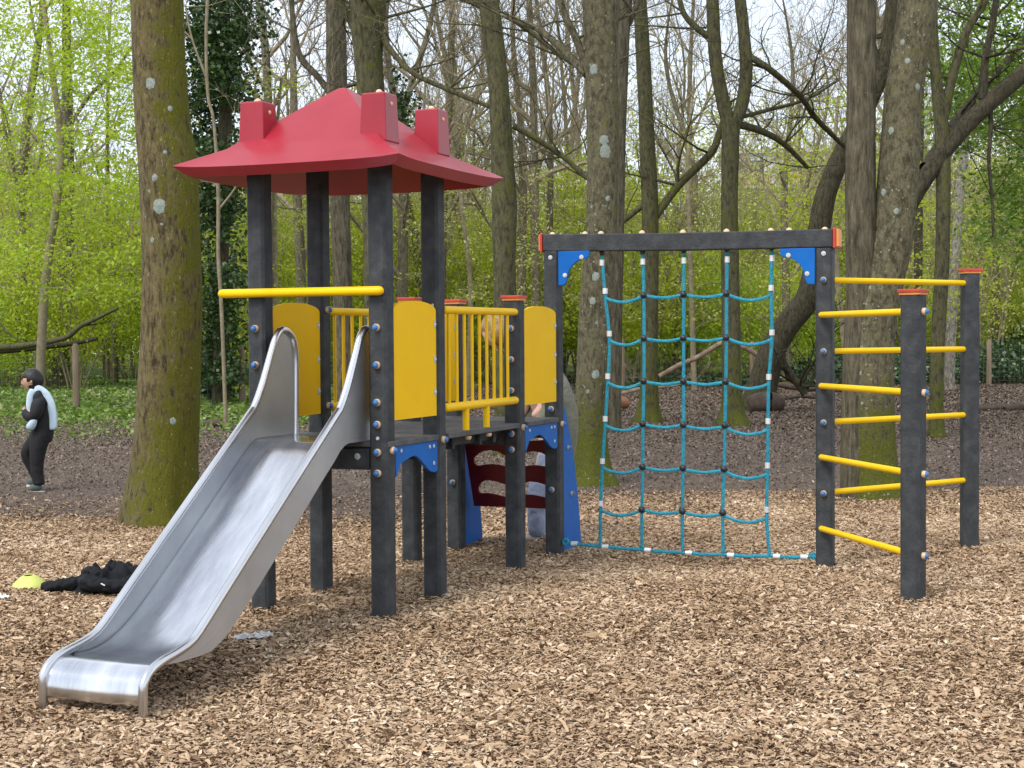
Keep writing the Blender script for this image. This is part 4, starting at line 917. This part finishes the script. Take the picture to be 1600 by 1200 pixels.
for sx, v0, pp in ((1, .051, pH), (-1, 1.649, pI)):
    zt = zb(v0)-.108; cc = [(0, 0), (.205, 0), (.205, -.035), (.185, -.05)]
    cc += [(.17-.1*math.sin(a), -.15+.095*math.cos(a)) if False else (.185-.125*math.sin(a*math.pi/2), -.05-.125*(1-math.cos(a*math.pi/2))) for a in [k/8 for k in range(1, 9)]]
    cc += [(.05, -.2), (.035, -.212), (0, -.212)]
    g = part(MB().prism([(v0+sx*a, zt+b) for a, b in cc], lambda a, b, t: (a, U3-.04+t, b), -.009, .009), 'gusset', M['blue'], bevel=.003, angle=50)
    plug(g, (v0+sx*.155, U3-.049, zt-.04), ff, .014); plug(g, (v0+sx*.045, U3-.049, zt-.15), ff, .014)
plug(pH, (0, U3-w2, 1.925), ff, .014); plug(pI, (VI, U3-w2, 1.905), ff, .014)
net = None
def rope_path(mb, P, r=.0105, pitch=.055, seed=0):
    P = [Vector(p) for p in P]; Q = [P[0]]
    for a, b in zip(P, P[1:]):
        n = max(1, int((b-a).length/.007))
        for k in range(1, n+1): Q.append(a.lerp(b, k/n))
    d = 0; D = [0]
    for a, b in zip(Q, Q[1:]): d += (b-a).length; D.append(d)
    T = [(Q[min(i+1, len(Q)-1)]-Q[max(i-1, 0)]).normalized() for i in range(len(Q))]
    ref = Vector((0, 1, 0))
    for s in range(3):
        pts = []
        for q, t, l_ in zip(Q, T, D):
            w = t.cross(ref).normalized(); a = 2*math.pi*(l_/pitch+s/3); pts.append(q+(ref*math.cos(a)+w*math.sin(a))*r*.48)
        mb.tube(pts, r*.56, 5, caps=True)
zrow = [1.683-.2635*k for k in range(6)]
cols = [[.322, .342, .368, .356, .338, .318, .305, .302], [.586, .592, .592, .59, .583, .580, .574, .573], [.846, .845, .842, .842, .84, .836, .832, .83],
        [1.114, 1.11, 1.108, 1.104, 1.098, 1.092, 1.083, 1.085], [1.385, 1.38, 1.384, 1.365, 1.36, 1.357, 1.351, 1.366]]
zz = [1.935]+zrow+[.125]
net = empty('climbing_net', (0, 0, 0)); net.parent = pg
uN = U3
def sagged(p, q, sag, n=10): return [Vector(p).lerp(Vector(q), k/n)-Vector((0, 0, sag*4*(k/n)*(1-k/n))) for k in range(n+1)]
for c_ in range(5):
    mb = MB(); P = [(cols[c_][i], uN, zz[i]) for i in range(8)]
    P = [tuple(p) for p in spline(P, 4)]; rope_path(mb, P, .0112); part(mb, 'vertical_rope', M['rope'], net)
    part(MB().ball((cols[c_][0], uN, 1.945), .017, 12), 'hook', M['knot'], net)
    part(MB().lathe((cols[c_][0], uN, 1.905), (0, 0, -1), [(0, .0145), (.036, .0145)], 12), 'ferrule', M['ferrule'], net)
for r_ in range(6):
    for c_ in range(4):
        mb = MB(); sg = .036 if c_ in (0, 3) else .019
        dzl = -.012 if c_ == 0 else 0; dzr = -.012 if c_ == 3 else 0
        z = zrow[r_]-.005*(c_ > 1 and r_ > 2)*(c_-1)
        rope_path(mb, sagged((cols[c_][r_+1], uN, z+dzl), (cols[c_+1][r_+1], uN, z+dzr), sg), .0108, seed=c_); part(mb, 'cross_rope', M['rope'], net)
    for c_ in (1, 2, 3): part(MB().ball((cols[c_][r_+1], uN, zrow[r_]), .0235, 14, (1, 1, .95)), 'rope_knot', M['knot'], net)
    for c_ in (0, 4):
        x = cols[c_][r_+1]; part(MB().lathe((x, uN, zrow[r_]+.012), (0, 0, 1), [(0, .0155), (.034, .0155)], 12), 'ferrule', M['ferrule'], net)
mb = MB(); bt = [(.055, uN, .142), (.12, uN, .135), (.3, uN, .126), (.44, uN, .12), (.573, uN, .118), (.7, uN, .112), (.83, uN, .112), (.96, uN, .107), (1.085, uN, .112), (1.22, uN, .108), (1.366, uN, .118), (1.5, uN, .115), (1.645, uN, .128)]
rope_path(mb, bt, .0112); part(mb, 'bottom_rope', M['rope'], net)
for v, z in ((.13, .135), (.335, .124), (.61, .116), (.87, .111), (1.13, .110), (1.41, .117), (1.575, .121)):
    part(MB().lathe((v-.018, uN, z), (1, 0, 0), [(0, .0155), (.04, .0155)], 12), 'ferrule', M['ferrule'], net)
mb = MB()
for s in (0, 1): mb.tube([(.075+.017*math.cos(a), uN-.01+.012*s, .145+.017*math.sin(a)) for a in [k*math.pi/6 for k in range(13)]], .007, 6)
part(mb, 'loop_knot', M['rope'], net)
mb = MB(); mb.tube([(1.63+.016*math.cos(a), uN, .13+.016*math.sin(a)) for a in [k*math.pi/6 for k in range(13)]], .008, 6); part(mb, 'loop_knot', M['rope'], net)

# rung ladders to the two outer posts
Iw = Vector((1.835, 9.024, 0))
Jw = atY(1427, 700, 7.86); Kw = atY(1515, 650, 9.75)
Jl, Kl = loc_of(Jw), loc_of(Kw); Il = Vector((VI, U3, 0))
dj = (Jl-Il); dj.z = 0; dk = (Kl-Il); dk.z = 0
rj = math.atan2(dj.y, dj.x); rk = math.atan2(dk.y, dk.x)
pJ = post(Jl.x, Jl.y, -.25, 1.632, True, R(-17), wid=.052); pK = post(Kl.x, Kl.y, -.25, 1.812, True, R(26), wid=.049)
djn, dkn = dj.normalized(), dk.normalized()
for z in (1.752, 1.336, .921, .507):
    s = Il+dkn*.05; a = Vector((Kl.x, Kl.y, 0))-dkn*.035
    part(MB().rod((s.x, s.y, z), (a.x, a.y, z), .0175, 14), 'rung', M['rung'])
    bolt(pI, (VI, U3-w2, z), ff, .95)
for z in (1.548, 1.135, .72, .303):
    s = Vector((VI-.018, U3-w2-.012, 0)); a = Vector((Jl.x, Jl.y, 0))-djn*.03
    part(MB().rod((s.x, s.y, z), (a.x, a.y, z), .0175, 14), 'rung', M['rung'])
    q = Vector((Jl.x, Jl.y, z))+djn.cross(Vector((0, 0, 1)))*0
    nrm = Vector((math.cos(R(-17)), math.sin(R(-17)), 0)); e_ = Vector((Jl.x, Jl.y, z))+nrm*.052
    bolt(pJ, e_, nrm)
# climbing ramp on the far side
for v, lb in ((.0, 1), (-.705, 0)):
    ol = [(2.402, 1.06), (2.44, 1.05), (2.52, .97), (2.60, .82), (2.69, .60), (2.765, .33), (2.80, .12), (2.805, -.1), (2.402, -.1)]
    o = part(MB().prism(ol, lambda a, b, t: (v+t, a, b), -.012, .012), 'ramp_side', M['blue'], bevel=.003, angle=50)
    if lb:
        for a, z, in ((2.56, .72), (2.62, .42)): bolt(o, (v+.012, a, z), rf, .8)
def holes_red():
    hs = []
    for z0, sd in ((.64, 0), (.44, 1)):
        for xc in (-.49, -.19):
            k = 20; lp = []
            for i in range(k):
                a = 2*math.pi*i/k; x = math.cos(a); y = math.sin(a)
                lp.append((xc+.128*math.copysign(abs(x)**.7, x), z0+.046*math.copysign(abs(y)**.75, y)+.014*math.cos(x*3.4+sd)))
            hs.append(lp)
    return hs
ol = [(-.665, .318), (-.015, .318), (-.015, .80)]+[(-.34+.325*math.cos(math.pi*k/16), .80-.035*math.sin(math.pi*k/16)*(1 if True else 1)) for k in range(1, 16)]+[(-.665, .80)]
part(MB().prism(ol, lambda a, b, t: (a, 2.44+(.8-b)*.35+t, b), -.009, .009, holes_red()), 'climbing_plate', M['darkred'], angle=50)

# ================================================================ PEOPLE
def skin(name, V, E, m, parent=None, root=0, sub=2):
    """V: (x, y, z, rx, ry)"""
    me = bpy.data.meshes.new(name); me.from_pydata([v[:3] for v in V], E, []); o = bpy.data.objects.new(name, me); C.objects.link(o)
    md = o.modifiers.new('s', 'SKIN'); md.use_smooth_shade = True; md.branch_smoothing = .6
    for i, v in enumerate(V):
        sv = me.skin_vertices[0].data[i]; sv.radius = (v[3], v[4] if len(v) > 4 else v[3]); sv.use_root = (i == root)
    sb = o.modifiers.new('b', 'SUBSURF'); sb.levels = sb.render_levels = sub
    dg = bpy.context.evaluated_depsgraph_get(); nm = bpy.data.meshes.new_from_object(o.evaluated_get(dg)); bpy.data.objects.remove(o)
    nm.materials.clear(); nm.materials.append(m); o = bpy.data.objects.new(name, nm); C.objects.link(o)
    nm.polygons.foreach_set('use_smooth', [True]*len(nm.polygons))
    if parent: o.parent = parent
    return o
def head_verts(c, s, face_dir, tilt=0, n=28, m=22):
    """egg-shaped head with brow, nose, lips and chin; s is its height; looks along face_dir"""
    f = Vector(face_dir).normalized(); up = Vector((0, 0, 1)); up = (up-f*up.dot(f)).normalized(); r = f.cross(up); vs = []
    for i in range(m+1):
        t = math.pi*i/m
        for j in range(n):
            a = 2*math.pi*j/n; x, y, z = math.sin(t)*math.cos(a), math.sin(t)*math.sin(a), math.cos(t)   # x face, y side
            X = x*.46; Y = y*.37; Z = z*.5
            if z < 0: X *= 1-.10*(-z); Y *= 1-.33*(-z)**1.5
            if x < 0: X *= 1.0+.06*z
            g = lambda cz, w, cy=0, wy=.25: math.exp(-((z-cz)/w)**2-((y-cy)/wy)**2) if x > 0 else 0
            X += .085*g(-.22, .13, 0, .14)+.03*g(-.02, .16, 0, .1)+.02*g(.18, .1, 0, .5)-.03*g(.02, .1, .38, .18)-.03*g(.02, .1, -.38, .18)+.03*g(-.5, .07, 0, .25)+.05*g(-.82, .14, 0, .3)-.012*g(-.62, .05, 0, .3)
            vs.append(Vector(c)+(f*X+r*Y+up*Z)*s)
    fs = [(i*n+j, (i+1)*n+j, (i+1)*n+(j+1) % n, i*n+(j+1) % n) for i in range(m) for j in range(n)]
    return vs, fs, f, r, up
def head(parent, c, s, fd, sk_, hr, long_hair=False):
    vs, fs, f, r, up = head_verts(c, s, fd); c = Vector(c)
    mb = MB(); mb.add(vs, fs)
    for sg in (-1, 1): mb.ball(c+r*sg*.37*s-f*.02*s-up*.05*s, .085*s, 10, (.7, .5, 1.2))
    h = mb.build('head', sk_, parent, angle=180)
    for sg in (-1, 1):
        MB().ball(c+f*.395*s+r*sg*.15*s+up*.015*s, .035*s, 8, (.6, 1, .7)).build('eye', M['knot'], h)
        MB().tube([c+f*.415*s+r*sg*.08*s+up*.10*s, c+f*.41*s+r*sg*.16*s+up*.115*s, c+f*.37*s+r*sg*.24*s+up*.10*s], [.01*s, .013*s, .006*s], 5).build('eyebrow', hr, h)
    MB().tube([c+f*.395*s+r*.07*s-up*.265*s, c+f*.425*s-up*.262*s, c+f*.395*s-r*.07*s-up*.265*s], [.008*s, .016*s, .008*s], 6).build('lips', M['lip'], h)
    # hair: cap over the top and back with a fringe
    n, m = 30, 18; hv = []; keep = []
    for i in range(m+1):
        t = math.pi*i/m
        for j in range(n):
            a = 2*math.pi*j/n; x, y, z = math.sin(t)*math.cos(a), math.sin(t)*math.sin(a), math.cos(t)
            k = (1.05 if not long_hair else 1.1)+.03*noise.noise(Vector((x*3, y*3, z*3)))
            lo = .22 if x > .35 else (-.12 if x > -.1 else -.62)
            if x > .35: lo = .2+.1*math.sin(y*7)
            if z < lo: k = .9
            if long_hair and x < .1 and z < 0: k = 1.16
            hv.append(c+(f*x*.465*k+r*y*.385*k+up*z*.505*k)*s)
    hf = [(i*n+j, (i+1)*n+j, (i+1)*n+(j+1) % n, i*n+(j+1) % n) for i in range(m) for j in range(n)]
    MB().add(hv, hf).build('hair', hr, parent, angle=180)
    if long_hair:
        mb = MB(); rn = random.Random(4)
        for k in range(26):
            a = rn.uniform(1.4, 4.9); p0 = c+(f*math.cos(a)*.4+r*math.sin(a)*.38+up*rn.uniform(-.1, .3))*s
            mb.tube([p0, p0-up*.35*s+f*rn.uniform(-.05, .12)*s, p0-up*rn.uniform(.6, .95)*s+f*rn.uniform(0, .3)*s], [.05*s, .06*s, .015*s], 5)
        mb.build('hair_strands', hr, parent)
def hand(parent, c, d, sz, side, m_, curl=.5, nrm=(0, 0, -1)):
    """palm with five separate bent fingers; d: pointing direction, nrm: palm normal"""
    c = Vector(c); d = Vector(d).normalized(); nn = Vector(nrm); nn = (nn-d*nn.dot(d)).normalized(); s_ = d.cross(nn)*side
    V = [tuple(c)+(.2*sz, .13*sz), tuple(c+d*.25*sz)+(.23*sz, .1*sz), tuple(c+d*.45*sz)+(.22*sz, .09*sz)]; E = [(0, 1), (1, 2)]
    for k, (o_, L_) in enumerate(((-.16, .42), (-.055, .5), (.055, .46), (.15, .34))):
        b = len(V); p = c+d*.45*sz+s_*o_*sz; a = 0; V.append(tuple(p)+(.05*sz,)*2); E.append((2, b))
        for q in range(3):
            a += curl*(.5+.15*k); p = p+(d*math.cos(a)+nn*math.sin(a))*L_*sz/3; V.append(tuple(p)+(.045*sz-.006*q*sz,)*2); E.append((b+q, b+q+1))
    b = len(V); p = c+d*.12*sz-s_*.18*sz; V.append(tuple(p)+(.06*sz,)*2); E.append((0, b)); p = p+(d*.6-s_*.6+nn*.3)*.2*sz; V.append(tuple(p)+(.055*sz,)*2); E.append((b, b+1)); p = p+(d*.8+nn*.4)*.18*sz; V.append(tuple(p)+(.045*sz,)*2); E.append((b+1, b+2))
    return skin('hand', V, E, m_, parent, 0, 1)
# child walking past at the left, looking left
cb = gnd(62, 767); ch = empty('person', cb); tag(ch, 'small child in black with pale blue jacket trim, hunched and walking left', 'person')
k_ = cb.y/F
def cp(px_, py_, dy=0): return ((px_-62)*k_, dy, (767-py_)*k_)
def cv(px_, py_, dy, rx, ry=None): return cp(px_, py_, dy)+(rx*k_, (ry or rx)*k_)
# body under the clothes: one continuous surface
V = [cv(64, 672, 0, 10), cv(66, 645, 0, 9), cv(65, 622, 0, 8), cv(60, 607, 0, 5.5), cv(55, 600, 0, 5.5), cv(66, 622, -.09, 4), cv(63, 645, -.12, 4), cv(47, 641, -.06, 3.5), cv(66, 622, .09, 4), cv(60, 642, .12, 4), cv(46, 645, .06, 3.5),
     cv(61, 684, -.05, 6), cv(60, 715, -.05, 5), cv(62, 752, -.05, 4), cv(59, 684, .05, 6), cv(44, 708, .05, 5), cv(54, 744, .05, 4)]
E_ = [(0, 1), (1, 2), (2, 3), (3, 4), (2, 5), (5, 6), (6, 7), (2, 8), (8, 9), (9, 10), (0, 11), (11, 12), (12, 13), (0, 14), (14, 15), (15, 16)]
skin('body', V, E_, M['skin'], ch, 0, 2)
V = [cv(66, 694, 0, 15, 17), cv(67, 682, 0, 17, 18), cv(70, 660, 0, 17.5, 19), cv(71, 640, 0, 17, 18), cv(69, 622, 0, 16, 17), cv(63, 608, 0, 10), cv(60, 603, 0, 9), cv(68, 622, -.1, 12), cv(67, 636, -.125, 11.5), cv(64, 650, -.13, 11), cv(55, 652, -.10, 10), cv(46, 645, -.05, 9), cv(43, 641, -.03, 7), cv(66, 622, .1, 11), cv(62, 646, .13, 10), cv(52, 654, .08, 9), cv(46, 650, .04, 8)]
skin('jacket', V, [(0, 1), (1, 2), (2, 3), (3, 4), (4, 5), (5, 6), (4, 7), (7, 8), (8, 9), (9, 10), (10, 11), (11, 12), (4, 13), (13, 14), (14, 15), (15, 16)], M['blackcloth'], ch, 2, 2)
skin('jacket_panel', [cv(58, 608, -.04, 5, 8), cv(65, 608, -.045, 5, 9), cv(74, 616, -.05, 4.5, 11), cv(80.5, 631, -.05, 4, 12), cv(84.5, 650, -.05, 3.5, 11), cv(85.5, 672, -.045, 3, 9)], [(0, 1), (1, 2), (2, 3), (3, 4), (4, 5)], M['paleblue'], ch, 0, 2)
skin('jacket_panel', [cv(59, 607, -.06, 4.5, 7), cv(54, 618, -.065, 4, 7), cv(52, 634, -.07, 3.5, 6), cv(52, 646, -.07, 3)], [(0, 1), (1, 2), (2, 3)], M['paleblue'], ch, 0, 2)
skin('pocket', [cv(66, 646, -.14, 3), cv(62, 656, -.14, 6), cv(57, 665, -.125, 8), cv(51, 667, -.10, 6)], [(0, 1), (1, 2), (2, 3)], M['paleblue'], ch, 0, 2)
skin('trouser_leg', [cv(69, 664, 0, 15, 16), cv(67, 676, -.01, 18, 18), cv(64, 692, -.04, 16, 15), cv(62, 708, -.05, 13), cv(61, 724, -.055, 11), cv(62, 742, -.055, 9.5), cv(64, 754, -.055, 10), cv(64, 758, -.055, 9)], [(i, i+1) for i in range(7)], M['trackpants'], ch, 0, 2)
skin('trouser_leg', [cv(68, 664, .0, 15, 16), cv(66, 676, .01, 17, 18), cv(56, 692, .04, 16, 15), cv(43, 704, .06, 14), cv(40, 713, .06, 12.5), cv(50, 732, .06, 10), cv(55, 746, .06, 9.5), cv(56, 750, .06, 9)], [(i, i+1) for i in range(7)], M['trackpants'], ch, 0, 2)
for dy, ax, ay in ((-.055, 63, 763), (.06, 54, 755)):
    s_ = skin('shoe', [cv(ax+5, ay-6, dy, 8), cv(ax-1, ay-3, dy, 7.5), cv(ax-10, ay-1, dy, 5.5, 6.5), cv(ax-14, ay, dy, 3.5, 5)], [(0, 1), (1, 2), (2, 3)], M['shoe'], ch, 0, 2)
    MB().prism([((a-62)*k_, dy+b) for a, b in ((ax+9, -.022), (ax+11, 0), (ax+9, .022), (ax-3, .03), (ax-13, .025), (ax-16, 0), (ax-13, -.025), (ax-3, -.03))], lambda a, b, t: (a, b, (767-ay-5)*k_+t), -.006, .010).build('sole', M['sole'], s_)
head(ch, cp(53.5, 593.5), 35*k_, (-1, -.1, -.12), M['skin'], M['hair'])
hand(ch, cp(44, 641, -.045), (-.5, .6, .4), .10, 1, M['skin'], .6, (.3, .5, -.5))

# grown-up bending forward behind the far end of the structure
ab = gnd(845, 842); ad = empty('person', ab); tag(ad, 'adult in sage knit top and pale jeans bending behind the play tower', 'person')
q_ = ab.y/F
def av(px_, py_, dy, rx, ry=None): return ((px_-845)*q_, dy, (842-py_)*q_, rx*q_, (ry or rx)*q_)
V = [av(868, 690, 0, 28), av(862, 655, -.02, 26), av(845, 610, -.05, 25), av(822, 572, -.08, 24), av(800, 548, -.1, 10), av(788, 534, -.1, 9), av(836, 580, -.26, 11), av(850, 630, -.32, 9), av(832, 648, -.34, 6), av(822, 590, .14, 11), av(825, 630, .2, 9), av(815, 652, .1, 6),
     av(862, 705, -.1, 20), av(836, 765, -.12, 13), av(838, 830, -.12, 9), av(872, 705, .1, 20), av(866, 765, .12, 13), av(874, 830, .12, 9)]
skin('body', V, [(0, 1), (1, 2), (2, 3), (3, 4), (4, 5), (3, 6), (6, 7), (7, 8), (3, 9), (9, 10), (10, 11), (0, 12), (12, 13), (13, 14), (0, 15), (15, 16), (16, 17)], M['skin2'], ad, 0, 2)
tv = [av(862, 740, 0, 1)[:3]+(27*q_,), av(866, 722, 0, 1)[:3]+(30*q_,), av(871, 690, 0, 1)[:3]+(33*q_,), av(873, 650, 0, 1)[:3]+(34*q_,), av(863, 612, -.03, 1)[:3]+(33*q_,), av(842, 580, -.06, 1)[:3]+(30*q_,), av(818, 557, -.09, 1)[:3]+(22*q_,), av(802, 545, -.1, 1)[:3]+(11*q_,)]
vs, fs = trunk_mesh(tv, 30, .09, 0, None, 4, per=5); fs.append(tuple(range(29, -1, -1))); MB().add(vs, fs).build('jumper', M['sage'], ad, angle=180)
skin('sleeve', [av(838, 586, -.18, 20), av(850, 600, -.27, 19), av(862, 636, -.33, 17), av(846, 655, -.34, 14), av(832, 657, -.34, 11)], [(0, 1), (1, 2), (2, 3), (3, 4)], M['sage'], ad, 0, 2)
skin('sleeve', [av(830, 590, .12, 20), av(832, 610, .2, 18), av(838, 640, .24, 16), av(826, 657, .16, 13), av(818, 658, .12, 11)], [(0, 1), (1, 2), (2, 3), (3, 4)], M['sage'], ad, 0, 2)
V = [av(866, 700, 0, 29), av(862, 720, -.1, 23), av(840, 765, -.12, 18), av(839, 815, -.12, 16), av(839, 838, -.12, 16), av(870, 720, .1, 23), av(868, 765, .12, 17), av(874, 815, .12, 15), av(875, 838, .12, 15)]
skin('jeans', V, [(0, 1), (1, 2), (2, 3), (3, 4), (0, 5), (5, 6), (6, 7), (7, 8)], M['denim'], ad, 0, 2)
for x, dy in ((838, -.12), (872, .12)): skin('shoe', [av(x+6, 838, dy, 8), av(x-6, 839, dy, 8), av(x-24, 841, dy, 5, 7)], [(0, 1), (1, 2)], M['sole'], ad, 0, 2)
hc_ = av(778, 516, -.12, 1)[:3]
head(ad, hc_, .225, (-.8, .5, -.5), M['skin2'], M['blond'], True)
hand(ad, av(828, 650, -.34, 1)[:3], (-.8, -.1, -.3), .17, 1, M['skin2'], .35, (0, 0, -1)); hand(ad, av(812, 654, .1, 1)[:3], (-.8, -.2, -.3), .17, -1, M['skin2'], .35, (0, 0, -1))

# ================================================================ THINGS LYING ON THE CHIPS
def cloth_pile(label):
    b = gnd(168, 927); e = empty('jacket', b); tag(e, label, 'jacket')
    rn = random.Random(3); vs = []; nA, nR = 90, 34
    for i in range(nR+1):
        t = i/nR
        for j in range(nA):
            a = 2*math.pi*j/nA; x0, y0 = math.cos(a), math.sin(a)
            rad = 1+.18*noise.noise(Vector((x0*1.5, y0*1.5, 4)))+.10*noise.noise(Vector((x0*4, y0*4, 8)))
            x, y = x0*rad*t*.27, y0*rad*t*.22
            w = noise.noise(Vector((x*7+1, y*7, 2)))
            fold = abs(noise.noise(Vector((x*9+w*2.2, y*9-w*2.0, 6))))*.9+abs(noise.noise(Vector((x*20+w*3, y*20, 16))))*.35
            h = (1-t**2.6)*(.06+.115*fold+.03*noise.noise(Vector((x*5, y*5, 1))))*(1+.5*(x > -.1)*.6)
            if t > .93: h *= .5
            vs.append((x+.04*w, y+.1, max(0, h)+.012-(.02 if i == nR else 0)))
    fs = [(i*nA+j, i*nA+(j+1) % nA, (i+1)*nA+(j+1) % nA, (i+1)*nA+j) for i in range(nR) for j in range(nA)]
    MB().add(vs, fs).build('body_cloth', M['rubber'], e, angle=180)
    for (P, nm) in (([(-.14, .03, .055, .05), (-.22, .0, .05, .047), (-.29, -.0, .04, .042), (-.335, .03, .035, .036), (-.36, .04, .03, .03)], 'sleeve'), ([(-.1, -.02, .075, .045), (-.08, -.09, .075, .052), (-.0, -.12, .06, .05), (.1, -.1, .05, .045), (.2, -.07, .045, .04)], 'sleeve'), ([(-.14, .12, .09, .035), (-.1, .05, .11, .042), (-.04, .0, .09, .04)], 'hood')):
        Q = spline(P, 8); m_ = MB(); vv = []; n = 22
        for i, q in enumerate(Q):
            t = Vector(Q[min(i+1, len(Q)-1)][:3]-Q[max(i-1, 0)][:3]).normalized(); u = t.cross(Vector((0, 0, 1))).normalized(); w = u.cross(t)
            for j in range(n):
                a = 2*math.pi*j/n; r_ = q[3]*(1+.35*noise.noise(Vector((math.cos(a)*2+i*.35, math.sin(a)*2, i*.5))))
                vv.append(Vector(q[:3])+u*math.cos(a)*r_+w*math.sin(a)*r_*.75)
        ff_ = [(i*n+j, i*n+(j+1) % n, (i+1)*n+(j+1) % n, (i+1)*n+j) for i in range(len(Q)-1) for j in range(n)]+[tuple(range(n-1, -1, -1)), tuple((len(Q)-1)*n+j for j in range(n))]
        m_.add(vv, ff_).build(nm, M['rubber'], e, angle=180)
    MB().box((.02, -.166, .075), (.012, .002, .003), Matrix.Rotation(.5, 3, 'Y')).build('printed_mark', M['white'], e, False)
    return e
cloth_pile('black jacket dropped in a crumpled heap beside the slide')
b = gnd(46, 919); mb = MB(); n = 28; pr = [(.10, .0), (.098, .006), (.075, .03), (.045, .055), (.028, .062), (.024, .060), (.04, .05), (.07, .026), (.093, .004)]
vs = [(math.cos(2*math.pi*j/n)*r, math.sin(2*math.pi*j/n)*r, z) for r, z in pr for j in range(n)]
fs = [(i*n+j, i*n+(j+1) % n, ((i+1) % 9)*n+(j+1) % n, ((i+1) % 9)*n+j) for i in range(9) for j in range(n)]
o = mb.add(vs, fs).build('marker_cone', M['cone']); o.location = b+Vector((0, 0, .012)); o.rotation_euler = (R(4), R(-3), 0); tag(o, 'flat lime yellow training marker on the wood chips', 'marker cone')
def crumple(name, b, sx, sy, h, m_, seed, label, cat, rz=0):
    n = 18; vs = []
    for i in range(n):
        for j in range(n):
            x, y = (i/(n-1)-.5), (j/(n-1)-.5); w = noise.noise(Vector((x*4, y*4, seed)))
            vs.append(((x+.12*w)*sx, (y+.15*noise.noise(Vector((x*5, y*5, seed+5))))*sy, h*(.25+abs(noise.noise(Vector((x*6+w, y*6, seed+2))))*1.6)))
    fs = [(i*n+j, i*n+j+1, (i+1)*n+j+1, (i+1)*n+j) for i in range(n-1) for j in range(n-1)]
    o = MB().add(vs, fs).build(name, m_, angle=25); o.location = b+Vector((0, 0, .012)); o.rotation_euler = (0, 0, rz); return tag(o, label, cat)
crumple('plastic_wrapper', gnd(397, 1000), .17, .10, .016, M['wrap'], 3, 'crumpled clear plastic wrapper beside the slide on the chips', 'wrapper', .3)
crumple('paper_scrap', gnd(-2, 938), .12, .08, .015, M['paper'], 7, 'scrap of white paper at the left edge on the chips', 'paper', -.5)
